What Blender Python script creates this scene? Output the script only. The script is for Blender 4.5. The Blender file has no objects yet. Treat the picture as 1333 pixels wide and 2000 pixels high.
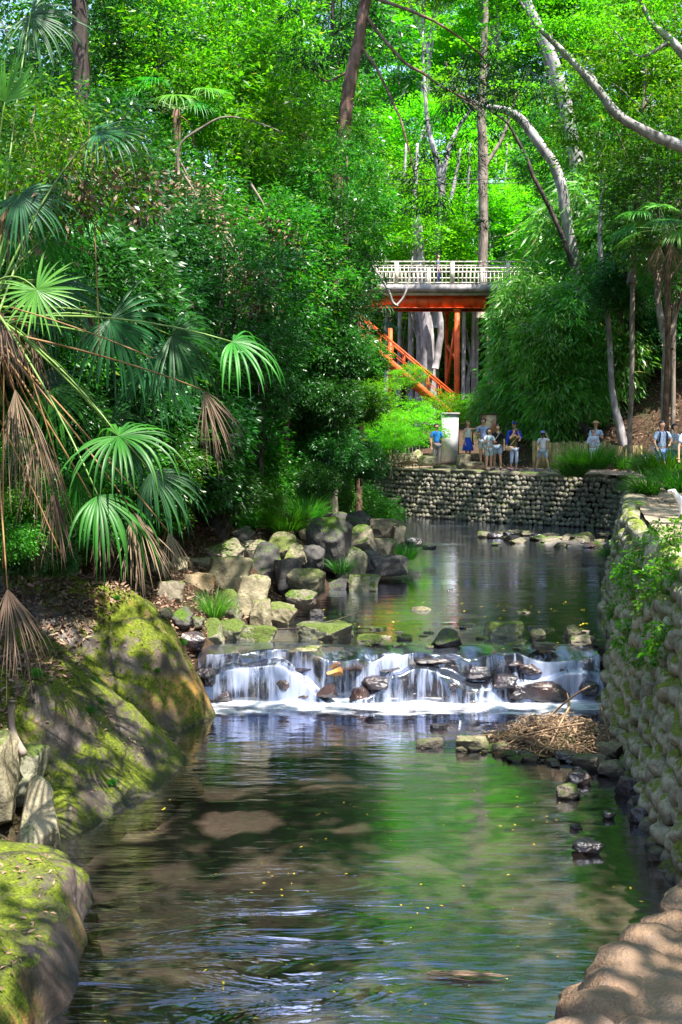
import bpy, bmesh, math, random
import numpy as np
from mathutils import Vector, Matrix, noise as mnoise

# ------------------------------------------------------------------ camera, sky, sun, exposure
C = bpy.context.scene.collection
SC = bpy.context.scene
EYE = Vector((0.0, 0.0, 3.9))
FPX = 2400.0
PITCH = math.atan(164 / FPX)
cam = bpy.data.objects.new('camera', bpy.data.cameras.new('camera'))
C.objects.link(cam)
cam.location = EYE
cam.rotation_euler = (math.radians(90) - PITCH, 0, 0)
cam.data.sensor_fit = 'AUTO'
cam.data.sensor_width = 36
cam.data.lens = 36 * FPX / 2000
cam.data.clip_start = 0.1
cam.data.clip_end = 2000
SC.camera = cam

SUNV = Vector((0.26, -0.33, 0.89)).normalized()          # towards the sun
SUN_EL = math.asin(SUNV.z)
SUN_AZ = math.atan2(SUNV.x, SUNV.y)
world = bpy.data.worlds.new('World')
SC.world = world
world.use_nodes = True
wn = world.node_tree
for n in list(wn.nodes):
    wn.nodes.remove(n)
wo = wn.nodes.new('ShaderNodeOutputWorld')
wb = wn.nodes.new('ShaderNodeBackground')
ws = wn.nodes.new('ShaderNodeTexSky')
ws.sky_type = 'NISHITA'
ws.sun_disc = False
ws.sun_elevation = SUN_EL
ws.sun_rotation = SUN_AZ
wb.inputs['Strength'].default_value = 0.15
wn.links.new(ws.outputs[0], wb.inputs[0])
wn.links.new(wb.outputs[0], wo.inputs[0])
sd = bpy.data.lights.new('sun', 'SUN')
sd.energy = 5.0
sd.angle = math.radians(0.55)
sd.color = (1.0, 0.95, 0.86)
sun = bpy.data.objects.new('sun', sd)
C.objects.link(sun)
sun.rotation_euler = SUNV.to_track_quat('Z', 'Y').to_euler()
sun.location = (0, 0, 60)
SC.view_settings.view_transform = 'Standard'
SC.view_settings.look = 'None'
SC.view_settings.gamma = 1
SC.view_settings.use_curve_mapping = False
SC.view_settings.exposure = 1.7
SC.render.engine = 'CYCLES'
cy = SC.cycles
cy.use_denoising = True
cy.max_bounces = 7
cy.diffuse_bounces = 4
cy.glossy_bounces = 3
cy.transmission_bounces = 5
cy.transparent_max_bounces = 10
cy.caustics_reflective = False
cy.caustics_refractive = False
cy.sample_clamp_indirect = 6

RNG = np.random.default_rng(7)
random.seed(7)


def ray(px, py):
    f = Vector((0, math.cos(PITCH), -math.sin(PITCH)))
    u = Vector((0, math.sin(PITCH), math.cos(PITCH)))
    return f + Vector((1, 0, 0)) * ((px - 666.5) / FPX) + u * ((1000 - py) / FPX)


def at(px, py, Y):
    """world point seen at pixel (px,py) of the 1333x2000 photograph, Y metres ahead"""
    d = ray(px, py)
    return EYE + d * (Y / d.y)


def onz(px, py, z):
    d = ray(px, py)
    return EYE + d * ((z - EYE.z) / d.z)


def pxm(Y):
    return FPX / Y


# ------------------------------------------------------------------ tagging
def tag(o, label=None, cat=None, group=None, kind=None):
    if label: o['label'] = label
    if cat: o['category'] = cat
    if group: o['group'] = group
    if kind: o['kind'] = kind
    return o


def empty(name, loc=(0, 0, 0), rz=0):
    o = bpy.data.objects.new(name, None)
    C.objects.link(o)
    o.location = loc
    o.rotation_euler = (0, 0, rz)
    o.empty_display_size = 0.2
    return o


def thing(name, label, cat, loc=(0, 0, 0), rz=0, group=None):
    return tag(empty(name, loc, rz), label, cat, group)


def link(name, me, mat=None, parent=None, loc=None):
    o = bpy.data.objects.new(name, me)
    C.objects.link(o)
    if mat is not None and not me.materials:
        me.materials.append(mat)
    if parent is not None:
        o.parent = parent
    if loc is not None:
        o.location = loc
    return o


def copy_tree(o, parent=None):
    c = o.copy()
    C.objects.link(c)
    c.parent = parent
    for ch in list(o.children):
        copy_tree(ch, c)
    return c


# ------------------------------------------------------------------ mesh helpers
def np_mesh(name, V, F, smooth=False):
    V = np.asarray(V, dtype=np.float32)
    F = np.asarray(F, dtype=np.int32)
    k = F.shape[1]
    me = bpy.data.meshes.new(name)
    me.vertices.add(len(V))
    me.vertices.foreach_set('co', V.ravel())
    me.loops.add(F.size)
    me.loops.foreach_set('vertex_index', F.ravel())
    me.polygons.add(len(F))
    me.polygons.foreach_set('loop_start', np.arange(0, F.size, k, dtype=np.int32))
    me.polygons.foreach_set('loop_total', np.full(len(F), k, dtype=np.int32))
    if smooth:
        me.polygons.foreach_set('use_smooth', np.ones(len(F), dtype=bool))
    me.update(calc_edges=True)
    return me


class MB:
    """collects quads into one mesh"""
    def __init__(s):
        s.V = []
        s.F = []
        s.n = 0

    def add(s, V, F):
        V = np.asarray(V, dtype=float).reshape(-1, 3)
        s.V.append(V)
        s.F.append(np.asarray(F, dtype=int) + s.n)
        s.n += len(V)

    def box(s, x0, x1, y0, y1, z0, z1, M=None):
        V = np.array([(x, y, z) for x in (x0, x1) for y in (y0, y1) for z in (z0, z1)], float)
        if M is not None:
            V = np.array([tuple(M @ Vector(v)) for v in V])
        s.add(V, [(0, 1, 3, 2), (4, 6, 7, 5), (0, 4, 5, 1), (2, 3, 7, 6), (0, 2, 6, 4), (1, 5, 7, 3)])

    def bar(s, a, b, w, h=None, up=(0, 0, 1)):
        """square bar between two points"""
        a = Vector(a); b = Vector(b)
        h = h or w
        d = (b - a).normalized()
        u = Vector(up)
        if abs(d.dot(u)) > .98: u = Vector((0, 1, 0))
        sx = d.cross(u).normalized()
        sy = sx.cross(d)
        V = []
        for p in (a, b):
            for i, j in ((-1, -1), (1, -1), (1, 1), (-1, 1)):
                V.append(tuple(p + sx * i * w / 2 + sy * j * h / 2))
        s.add(V, [(0, 3, 2, 1), (4, 5, 6, 7), (0, 1, 5, 4), (1, 2, 6, 5), (2, 3, 7, 6), (3, 0, 4, 7)])

    def tube(s, pts, rad, n=8, wob=0.0, caps=True):
        pts = [Vector(p) for p in pts]
        m = len(pts)
        if not hasattr(rad, '__len__'): rad = [rad] * m
        V = []
        ref = Vector((0.31, 0.87, 0.2)).normalized()
        for i, p in enumerate(pts):
            d = (pts[min(i + 1, m - 1)] - pts[max(i - 1, 0)]).normalized()
            u = d.cross(ref)
            if u.length < .05: u = d.cross(Vector((1, 0, 0)))
            u.normalize()
            w = d.cross(u)
            for k in range(n):
                a = 2 * math.pi * k / n
                r = rad[i] * (1 + (wob * (mnoise.noise(p * 1.7 + Vector((math.cos(a), math.sin(a), 0)))) if wob else 0))
                V.append(tuple(p + (u * math.cos(a) + w * math.sin(a)) * r))
        F = []
        for i in range(m - 1):
            for k in range(n):
                k2 = (k + 1) % n
                F.append((i * n + k, i * n + k2, (i + 1) * n + k2, (i + 1) * n + k))
        if caps and n % 2 == 0:
            for b0 in (0, (m - 1) * n):
                for k in range(1, n // 2):
                    F.append((b0 + k - 1 if k > 1 else b0, b0 + k, b0 + n - k, b0 + n - k if k == 0 else b0 + (n - k + 1) % n))
        s.add(V, F)

    def build(s, name, mat, parent=None, smooth=True):
        me = np_mesh(name, np.vstack(s.V), np.vstack(s.F), smooth)
        return link(name, me, mat, parent)


def bezier(a, b, c, n):
    a, b, c = Vector(a), Vector(b), Vector(c)
    return [a * (1 - t) ** 2 + b * 2 * t * (1 - t) + c * t * t for t in [i / (n - 1) for i in range(n)]]


def wander(pts, n=5, amp=.05, seed=0):
    """resample a polyline smoothly and let it wander a little"""
    P = [Vector(p) for p in pts]
    out = []
    m = len(P)
    for i in range(m - 1):
        p0 = P[max(i - 1, 0)]; p1 = P[i]; p2 = P[i + 1]; p3 = P[min(i + 2, m - 1)]
        for k in range(n):
            t = k / n
            q = 0.5 * ((2 * p1) + (p2 - p0) * t + (2 * p0 - 5 * p1 + 4 * p2 - p3) * t * t + (3 * p1 - p0 - 3 * p2 + p3) * t ** 3)
            out.append(q + mnoise.noise_vector(q * 1.3 + Vector((seed, 0, 0))) * amp)
    out.append(P[-1])
    return out


def _h(ix, iy, s):
    n = (ix.astype(np.int64) * 374761393 + iy.astype(np.int64) * 668265263 + s * 982451653) & 0xffffffff
    n = ((n ^ (n >> 13)) * 1274126177) & 0xffffffff
    return ((n ^ (n >> 16)) & 0xffff) / 65535.0


def vn(x, y, s=0):
    xi = np.floor(x); yi = np.floor(y)
    fx = x - xi; fy = y - yi
    fx = fx * fx * (3 - 2 * fx); fy = fy * fy * (3 - 2 * fy)
    a = _h(xi, yi, s); b = _h(xi + 1, yi, s); c = _h(xi, yi + 1, s); d = _h(xi + 1, yi + 1, s)
    return (a * (1 - fx) + b * fx) * (1 - fy) + (c * (1 - fx) + d * fx) * fy - .5


def fbm(x, y, o=4, s=0):
    r = 0; a = 1
    for i in range(o):
        r = r + a * vn(x, y, s + i)
        x = x * 2.03 + 5.1; y = y * 2.03 + 3.7; a *= .5
    return r


# ------------------------------------------------------------------ materials
def mat(name):
    m = bpy.data.materials.new(name)
    m.use_nodes = True
    nt = m.node_tree
    for n in list(nt.nodes): nt.nodes.remove(n)
    out = nt.nodes.new('ShaderNodeOutputMaterial')
    return m, nt, out


def N(nt, t, **kw):
    n = nt.nodes.new(t)
    for k, v in kw.items():
        if k in n.inputs: n.inputs[k].default_value = v
        else: setattr(n, k, v)
    return n


def ramp(nt, fac, stops):
    r = nt.nodes.new('ShaderNodeValToRGB')
    while len(r.color_ramp.elements) < len(stops): r.color_ramp.elements.new(.5)
    for e, (p, c) in zip(r.color_ramp.elements, stops):
        e.position = p
        e.color = (*c, 1) if len(c) == 3 else c
    nt.links.new(fac, r.inputs[0])
    return r.outputs[0]


def mixc(nt, fac, a, b, mode='MIX'):
    m = nt.nodes.new('ShaderNodeMix')
    m.data_type = 'RGBA'
    m.blend_type = mode
    for sock, v in ((m.inputs[0], fac), (m.inputs[6], a), (m.inputs[7], b)):
        if hasattr(v, 'is_output'): nt.links.new(v, sock)
        elif isinstance(v, (int, float)): sock.default_value = v
        else: sock.default_value = (*v, 1)
    return m.outputs[2]


def noise(nt, scale, detail=4, rough=.55, vec=None, stretch=None, dist=0, coord='Object'):
    tc = nt.nodes.new('ShaderNodeTexCoord')
    v = tc.outputs[coord] if vec is None else vec
    if stretch:
        mp = nt.nodes.new('ShaderNodeMapping')
        mp.inputs['Scale'].default_value = stretch
        nt.links.new(v, mp.inputs[0])
        v = mp.outputs[0]
    n = N(nt, 'ShaderNodeTexNoise', Scale=scale, Detail=detail, Roughness=rough, Distortion=dist)
    nt.links.new(v, n.inputs['Vector'])
    return n.outputs['Fac']


def mapr(nt, v, a, b, c=0.0, d=1.0):
    m = nt.nodes.new('ShaderNodeMapRange')
    for i, x in zip((1, 2, 3, 4), (a, b, c, d)): m.inputs[i].default_value = x
    nt.links.new(v, m.inputs[0])
    return m.outputs[0]


def math_(nt, op, a, b=None):
    m = nt.nodes.new('ShaderNodeMath')
    m.operation = op
    for i, v in enumerate((a, b)):
        if v is None: continue
        if hasattr(v, 'is_output'): nt.links.new(v, m.inputs[i])
        else: m.inputs[i].default_value = v
    return m.outputs[0]


def bump(nt, h, strength=.5, dist=.02, prev=None):
    b = N(nt, 'ShaderNodeBump', Strength=strength, Distance=dist)
    nt.links.new(h, b.inputs['Height'])
    if prev is not None: nt.links.new(prev, b.inputs['Normal'])
    return b.outputs[0]


def principled(nt, out, col, rough=.7, spec=.4, normal=None, metal=0):
    p = nt.nodes.new('ShaderNodeBsdfPrincipled')
    for k, v in (('Base Color', col), ('Roughness', rough), ('Specular IOR Level', spec), ('Metallic', metal)):
        if hasattr(v, 'is_output'): nt.links.new(v, p.inputs[k])
        elif isinstance(v, (int, float)): p.inputs[k].default_value = v
        else: p.inputs[k].default_value = (*v, 1)
    if normal is not None: nt.links.new(normal, p.inputs['Normal'])
    if out is not None: nt.links.new(p.outputs[0], out.inputs[0])
    return p


def m_leaf(name, dark, light, trans, rough=.42, tmix=.4, spec=.45, extra=None):
    m, nt, out = mat(name)
    g = nt.nodes.new('ShaderNodeNewGeometry')
    oi = nt.nodes.new('ShaderNodeObjectInfo')
    stops = [(0, dark), (.75, light)]
    if extra: stops += [(.95, light), (.97, extra)]
    c = ramp(nt, g.outputs['Random Per Island'], stops)
    v = mapr(nt, oi.outputs['Random'], 0, 1, .75, 1.25)
    big = noise(nt, .7, 2, coord='Object')
    v2 = mapr(nt, big, .3, .7, .7, 1.3)
    hs = N(nt, 'ShaderNodeHueSaturation', Saturation=1.0)
    nt.links.new(math_(nt, 'MULTIPLY', v, v2), hs.inputs['Value'])
    nt.links.new(mapr(nt, oi.outputs['Random'], 0, 1, .485, .515), hs.inputs['Hue'])
    nt.links.new(c, hs.inputs['Color'])
    p = principled(nt, None, hs.outputs[0], rough, spec)
    t = nt.nodes.new('ShaderNodeBsdfTranslucent')
    tc = mixc(nt, 1.0, hs.outputs[0], trans, 'MULTIPLY')
    nt.links.new(tc, t.inputs[0])
    ms = nt.nodes.new('ShaderNodeMixShader')
    ms.inputs[0].default_value = tmix
    nt.links.new(p.outputs[0], ms.inputs[1])
    nt.links.new(t.outputs[0], ms.inputs[2])
    nt.links.new(ms.outputs[0], out.inputs[0])
    return m


def m_plain(name, col, rough=.7, spec=.3, var=.15, scale=20, bmp=0.0, metal=0):
    m, nt, out = mat(name)
    n = noise(nt, scale, 4)
    c = mixc(nt, mapr(nt, n, .3, .7), tuple(x * (1 - var) for x in col), tuple(min(1, x * (1 + var)) for x in col))
    nrm = bump(nt, n, bmp, .01) if bmp else None
    principled(nt, out, c, rough, spec, nrm, metal)
    return m


def m_bark(name, a, b, scale=6, moss=None):
    m, nt, out = mat(name)
    n = noise(nt, scale, 6, .65, stretch=(1, 1, .22))
    n2 = noise(nt, scale * .35, 3)
    c = mixc(nt, mapr(nt, n, .35, .65), a, b)
    c = mixc(nt, mapr(nt, n2, .5, .7), c, moss or tuple(x * 1.3 for x in b))
    principled(nt, out, c, .85, .2, bump(nt, n, .9, .04))
    return m


def noise_col(nt, vec):
    n = N(nt, 'ShaderNodeTexNoise', Scale=2.2, Detail=4)
    nt.links.new(vec, n.inputs['Vector'])
    return n.outputs['Color']


def m_rock(name, a, b, moss=.5, wet=0.0, mosscol=((.02, .05, .004), (.10, .17, .012)), scale=3.0, tint=None, rough=.8, cracks=0):
    m, nt, out = mat(name)
    oi = nt.nodes.new('ShaderNodeObjectInfo')
    geo = nt.nodes.new('ShaderNodeNewGeometry')
    tc = nt.nodes.new('ShaderNodeTexCoord')
    va = nt.nodes.new('ShaderNodeVectorMath'); va.operation = 'ADD'
    nt.links.new(geo.outputs['Position'], va.inputs[0])
    vec = va.outputs[0]
    n = noise(nt, scale, 7, .62, vec=vec)
    n2 = noise(nt, scale * 6, 5, .6, vec=vec)
    n3 = noise(nt, scale * .45, 3, .5, vec=vec)
    c = mixc(nt, mapr(nt, n, .32, .68), a, b)
    c = mixc(nt, mapr(nt, n2, .45, .75, 0, .45), c, tuple(x * .45 for x in a))
    if tint: c = mixc(nt, mapr(nt, n3, .5, .62, 0, .85), c, tint)
    v = mapr(nt, oi.outputs['Random'], 0, 1, .75, 1.25)
    hs = N(nt, 'ShaderNodeHueSaturation')
    nt.links.new(v, hs.inputs['Value']); nt.links.new(c, hs.inputs['Color'])
    c = hs.outputs[0]
    sx = nt.nodes.new('ShaderNodeSeparateXYZ')
    nt.links.new(geo.outputs['Normal'], sx.inputs[0])
    up = mapr(nt, sx.outputs[2], -.1, .75)
    mm = math_(nt, 'ADD', math_(nt, 'MULTIPLY', up, .30), math_(nt, 'ADD', math_(nt, 'MULTIPLY', n, .5), math_(nt, 'ADD', math_(nt, 'MULTIPLY', n3, .6), math_(nt, 'MULTIPLY', n2, .35))))
    f = mapr(nt, mm, 1.16 - moss * .42, 1.26 - moss * .42)
    mn = noise(nt, 30, 4, .7, vec=vec)
    mc = mixc(nt, mapr(nt, mn, .3, .7), mosscol[0], mosscol[1])
    c = mixc(nt, f, c, mc)
    sp = nt.nodes.new('ShaderNodeSeparateXYZ'); nt.links.new(geo.outputs['Position'], sp.inputs[0])
    if cracks:
        vc = N(nt, 'ShaderNodeTexVoronoi', Scale=cracks, feature='DISTANCE_TO_EDGE')
        vw = mixc(nt, .22, vec, noise_col(nt, vec)); nt.links.new(vw, vc.inputs['Vector'])
        ck = mapr(nt, vc.outputs['Distance'], .0, .035, .75, 0)
        c = mixc(nt, ck, c, (.015, .012, .012))
    wetf = mapr(nt, math_(nt, 'ADD', sp.outputs[2], math_(nt, 'MULTIPLY', n2, .12)), .08, .20, .7, 0)
    c = mixc(nt, wetf, c, (.016, .013, .014))
    r = mixc(nt, f, (rough,) * 3, (.95,) * 3)
    h = math_(nt, 'ADD', n, math_(nt, 'MULTIPLY', n2, .35))
    h = math_(nt, 'ADD', h, math_(nt, 'MULTIPLY', math_(nt, 'MULTIPLY', mn, f), .45))
    if cracks: h = math_(nt, 'SUBTRACT', h, math_(nt, 'MULTIPLY', ck, .5))
    principled(nt, out, c, r, .35 + wet * .4, bump(nt, h, .8, .06))
    return m


M = {}
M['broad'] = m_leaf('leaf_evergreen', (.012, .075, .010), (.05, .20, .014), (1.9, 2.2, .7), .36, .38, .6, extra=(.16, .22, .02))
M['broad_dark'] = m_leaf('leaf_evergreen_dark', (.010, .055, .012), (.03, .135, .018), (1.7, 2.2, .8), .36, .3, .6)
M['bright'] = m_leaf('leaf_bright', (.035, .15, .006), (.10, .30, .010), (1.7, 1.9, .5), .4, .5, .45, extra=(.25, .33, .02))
M['maple'] = m_leaf('leaf_maple', (.045, .20, .006), (.12, .36, .010), (1.7, 1.8, .5), .45, .55, .35)
M['conifer'] = m_leaf('leaf_conifer', (.008, .04, .012), (.02, .085, .018), (1.2, 1.5, .8), .5, .2, .4)
M['bamboo'] = m_leaf('leaf_bamboo', (.045, .19, .03), (.13, .38, .06), (1.7, 2.0, .7), .38, .45, .6, extra=(.32, .32, .14))
M['grass'] = m_leaf('grass_blade', (.02, .11, .008), (.07, .26, .014), (1.5, 1.7, .6), .4, .4, .5)
M['litter'] = m_leaf('litter_leaf', (.08, .05, .034), (.38, .25, .165), (1, 1, 1), .7, .1, .2, extra=(.34, .26, .18))
M['floatleaf'] = m_leaf('floating_leaf', (.30, .22, .02), (.5, .42, .03), (1, 1, 1), .5, .1, .3, extra=(.4, .15, .04))
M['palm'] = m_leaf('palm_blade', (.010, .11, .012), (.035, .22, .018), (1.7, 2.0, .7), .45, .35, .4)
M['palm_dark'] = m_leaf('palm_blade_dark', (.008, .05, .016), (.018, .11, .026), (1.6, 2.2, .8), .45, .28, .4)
M['palm_lit'] = m_leaf('palm_blade_lit', (.07, .28, .03), (.16, .42, .06), (1.5, 1.7, .6), .35, .45, .6)  # lit copy of the palm blade, backlight put into its paler colour
M['palm_dead'] = m_leaf('palm_blade_dead', (.09, .06, .04), (.27, .19, .13), (1, 1, 1), .7, .15, .2)
M['petiole'] = m_plain('petiole_green', (.14, .24, .05), .45, .4)
M['petiole_dead'] = m_plain('petiole_brown', (.24, .13, .05), .6, .3)
M['fibre'] = m_bark('palm_trunk_fibre', (.03, .018, .012), (.16, .10, .07), 14)
M['bark_grey'] = m_bark('bark_grey', (.16, .14, .14), (.38, .35, .36), 5)
M['bark_dark'] = m_bark('bark_dark', (.02, .015, .014), (.08, .06, .055), 6)
M['bark_red'] = m_bark('bark_reddish', (.09, .045, .035), (.26, .15, .13), 7)
M['bark_mid'] = m_bark('bark_brown', (.09, .07, .055), (.27, .22, .18), 6)
M['twig'] = m_plain('twig', (.27, .18, .11), .8, .2, .5, 9)
M['rock_light'] = m_rock('rock_pale', (.12, .10, .06), (.36, .31, .205), .42, mosscol=((.05, .07, .015), (.16, .19, .05)))
M['rock_mid'] = m_rock('rock_grey', (.09, .075, .055), (.26, .22, .16), .42)
M['rock_dark'] = m_rock('rock_dark', (.03, .027, .028), (.11, .10, .095), .35)
M['rock_moss'] = m_rock('rock_mossy', (.14, .13, .09), (.30, .29, .20), .72, mosscol=((.04, .06, .012), (.12, .16, .03)))
M['rock_orange'] = m_rock('rock_rusty', (.26, .18, .10), (.42, .34, .22), .1, tint=(.62, .23, .02))
M['rock_wet'] = m_rock('rock_wet', (.012, .010, .016), (.06, .045, .05), .0, wet=1, rough=.22, tint=(.07, .035, .025))
M['bedrock'] = m_rock('bedrock', (.04, .032, .034), (.21, .15, .11), .60, mosscol=((.012, .020, .003), (.17, .21, .008)), scale=1.9, tint=(.46, .25, .05), rough=.45, cracks=1.1)
M['cobble'] = m_rock('cobble', (.15, .14, .09), (.50, .46, .33), .60, mosscol=((.06, .08, .012), (.24, .29, .04)), scale=4)
M['cobble_far'] = m_rock('cobble_grey', (.10, .09, .075), (.34, .31, .25), .45, mosscol=((.03, .05, .012), (.12, .15, .03)), scale=5)
M['mortar'] = m_plain('dark_mortar', (.018, .016, .014), .95, .1, .4, 8, .6)


def m_ground():
    m, nt, out = mat('forest_floor')
    n = noise(nt, .9, 6, .65)
    n2 = noise(nt, 9, 6, .7)
    c = mixc(nt, mapr(nt, n2, .3, .7), (.022, .014, .010), (.11, .07, .045))
    c = mixc(nt, mapr(nt, n, .5, .65, 0, .55), c, (.02, .055, .012))
    principled(nt, out, c, .95, .1, bump(nt, n2, 1, .08))
    return m


def m_bed():
    m, nt, out = mat('river_bed_silt')
    vo = N(nt, 'ShaderNodeTexVoronoi', Scale=3.2)
    tc = nt.nodes.new('ShaderNodeTexCoord')
    nn = N(nt, 'ShaderNodeTexNoise', Scale=1.4, Detail=5)
    nt.links.new(tc.outputs['Object'], nn.inputs['Vector'])
    va = mixc(nt, .35, tc.outputs['Object'], nn.outputs['Color'])
    nt.links.new(va, vo.inputs['Vector'])
    big = noise(nt, .55, 6, .6, stretch=(.5, 1, 1))
    n2 = noise(nt, 14, 5, .7)
    c = mixc(nt, mapr(nt, big, .38, .62), (.05, .045, .046), (.27, .235, .20))
    c = mixc(nt, mapr(nt, n2, .4, .7, 0, .5), c, (.07, .055, .05))
    c = mixc(nt, mapr(nt, vo.outputs['Distance'], .0, .25, .35, 0), c, (.35, .32, .30))
    principled(nt, out, c, .85, .2, bump(nt, n2, .7, .03))
    return m


def m_water(name, sx, sy, s1, b1, tint=(.62, .55, .42), refl=(.80, .84, 1.0), streak=False, ior=1.45, ruff=.42):
    m, nt, out = mat(name)
    tc = nt.nodes.new('ShaderNodeTexCoord')
    n1 = noise(nt, s1, 3, .5, stretch=(sx, sy, 1), dist=.4)
    n2 = noise(nt, s1 * 3.4, 4, .6, stretch=(sx * .8, sy, 1), dist=.6)
    patch = noise(nt, .35, 3, .5, stretch=(.5, 1, 1))
    h = math_(nt, 'ADD', n1, math_(nt, 'MULTIPLY', math_(nt, 'MULTIPLY', n2, .35), mapr(nt, patch, .4, .65, .25, 1.4)))
    if streak:      # stronger ripples added by the near left bank to catch blue sky glints
        sx_ = nt.nodes.new('ShaderNodeSeparateXYZ'); nt.links.new(tc.outputs['Object'], sx_.inputs[0])
        mk = math_(nt, 'MULTIPLY', mapr(nt, sx_.outputs[1], 11.2, 8.2), mapr(nt, sx_.outputs[0], 1.3, -.2))
        n3 = noise(nt, 1.7, 4, .55, stretch=(.42, 1.3, 1), dist=.8)
        h = math_(nt, 'ADD', h, math_(nt, 'MULTIPLY', math_(nt, 'MULTIPLY', n3, mk), 11))
    nrm = bump(nt, h, 1.0, b1)
    fr = N(nt, 'ShaderNodeFresnel', IOR=ior)
    nt.links.new(nrm, fr.inputs['Normal'])
    gl = N(nt, 'ShaderNodeBsdfGlossy', Roughness=.03)
    wind = noise(nt, .55, 3, .55, stretch=(.35, 1.1, 1), dist=.8)
    nt.links.new(mapr(nt, wind, .50, .66, .03, ruff), gl.inputs['Roughness'])
    gl.inputs['Color'].default_value = (*refl, 1)  # reflection tinted blue to stand in for sky colour
    nt.links.new(nrm, gl.inputs['Normal'])
    tr = nt.nodes.new('ShaderNodeBsdfTransparent')
    tr.inputs[0].default_value = (*tint, 1)
    ms = nt.nodes.new('ShaderNodeMixShader')
    nt.links.new(mapr(nt, fr.outputs[0], 0, .45, .10, 1.0), ms.inputs[0])
    nt.links.new(tr.outputs[0], ms.inputs[1])
    nt.links.new(gl.outputs[0], ms.inputs[2])
    nt.links.new(ms.outputs[0], out.inputs[0])
    return m


M['ground'] = m_ground()
M['bed'] = m_bed()
M['water_low'] = m_water('pool_water', .5, 1.7, 2.2, .012, tint=(.62, .57, .54), ruff=.09, streak=True)
M['water_up'] = m_water('river_water', .35, 1.6, 2.4, .010, tint=(.6, .56, .5), ruff=.2)

# ------------------------------------------------------------------ terrain
Z_LOW, Z_UP, Z_PATH = 0.0, 0.7, 2.38
WALL_Y = [-90, 0, 9, 11.1, 14.1, 16.6, 20, 23, 28, 34, 38, 39.2, 41, 44, 47, 52, 60, 80, 140, 400]
WALL_X = [2.9, 2.9, 2.9, 2.95, 3.35, 3.65, 4.25, 4.85, 6.0, 7.5, 8.6, 8.3, 5.6, 2.7, .7, -4, -12, -22, -40, -100]
BANK_Y = [-90, 7, 8.3, 9.2, 10.3, 11.1, 12.2, 12.9, 14.2, 15.4, 16.5, 17.3, 19, 21, 23, 26, 30, 34, 38, 42, 46, 52, 60, 80, 140, 400]
BANK_X = [-1.9, -1.9, -1.85, -1.9, -2.3, -2.75, -2.3, -1.97, -1.85, -2.15, -1.65, -2.0, -1.35, -1.0, -.5, .6, 1.5, 1.5, 1.4, .6, -1.8, -8, -16, -28, -46, -110]
FOOT = [(12, -90), (11.8, 30), (11.2, 40), (10.9, 46.3), (8, 47.9), (6.4, 50.5), (6.7, 56), (8.8, 64), (14, 80), (20, 140), (40, 400)]


def bankx(y): return np.interp(y, BANK_Y, BANK_X)
def wallx(y): return np.interp(y, WALL_Y, WALL_X)


def dist_poly(X, Y, P):
    best = np.full(X.shape, 1e9)
    for (ax, ay), (bx, by) in zip(P[:-1], P[1:]):
        dx, dy = bx - ax, by - ay
        t = np.clip(((X - ax) * dx + (Y - ay) * dy) / (dx * dx + dy * dy), 0, 1)
        best = np.minimum(best, np.hypot(X - ax - t * dx, Y - ay - t * dy))
    return best


def ground_z(X, Y, raw=False):
    X = np.asarray(X, float); Y = np.asarray(Y, float)
    bx = bankx(Y); wx = wallx(Y)
    dl = dist_poly(X, Y, list(zip(BANK_X, BANK_Y)))
    dw = dist_poly(X, Y, list(zip(WALL_X, WALL_Y)))
    df = dist_poly(X, Y, FOOT)
    up = np.clip((Y - 17.2) / .6, 0, 1)
    bed = -.38 + up * .78
    base = bed + .12 * fbm(X * 1.1, Y * 1.1, 3, 4)
    left = X < bx
    d = dl
    zb = (Z_UP * up) + .5 * (1 - np.exp(-d / .5)) + .45 * d + .42 * np.clip(d - 1.5, 0, 40) - .2
    zb = zb + .9 * fbm(X * .35, Y * .35, 4, 11) * np.clip(d / 3, 0, 1)
    z = np.where(left, zb, base)
    fx = np.interp(Y, [p[1] for p in FOOT], [p[0] for p in FOOT])
    pathz = Z_PATH - .06
    zr = pathz + np.where(X > fx, .9 * df + .8 * fbm(X * .4, Y * .4, 4, 21) * np.clip(df / 2, 0, 1), 0)
    z = np.where((X > wx) & (dw > 1.0), zr, z)
    z = z + np.clip(Y - 66, 0, 90) * .22
    return z


def gz(x, y):
    return float(ground_z(np.array([x]), np.array([y]))[0])


xs = np.concatenate([np.arange(-150, -32, 4.), np.arange(-32, 32, .33), np.arange(32, 151, 4.)])
ys = np.concatenate([np.arange(-60, -6, 4.), np.arange(-6, 75, .33), np.arange(75, 190, 3.)])
X, Y = np.meshgrid(xs, ys)
Zg = ground_z(X, Y)
V = np.stack([X.ravel(), Y.ravel(), Zg.ravel()], 1)
nx, ny = len(xs), len(ys)
idx = np.arange(nx * ny).reshape(ny, nx)
F = np.stack([idx[:-1, :-1].ravel(), idx[:-1, 1:].ravel(), idx[1:, 1:].ravel(), idx[1:, :-1].ravel()], 1)
go = link('ground', np_mesh('ground', V, F, True), M['ground'])
tag(go, kind='structure')


def grid_sheet(name, x0, x1, y0, y1, step, zf, m, mask=None):
    xs = np.arange(x0, x1 + step, step); ys = np.arange(y0, y1 + step, step)
    X, Y = np.meshgrid(xs, ys)
    Z = zf(X, Y)
    idx = np.arange(X.size).reshape(X.shape)
    F = np.stack([idx[:-1, :-1].ravel(), idx[:-1, 1:].ravel(), idx[1:, 1:].ravel(), idx[1:, :-1].ravel()], 1)
    return link(name, np_mesh(name, np.stack([X.ravel(), Y.ravel(), Z.ravel()], 1), F, True), m)


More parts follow.
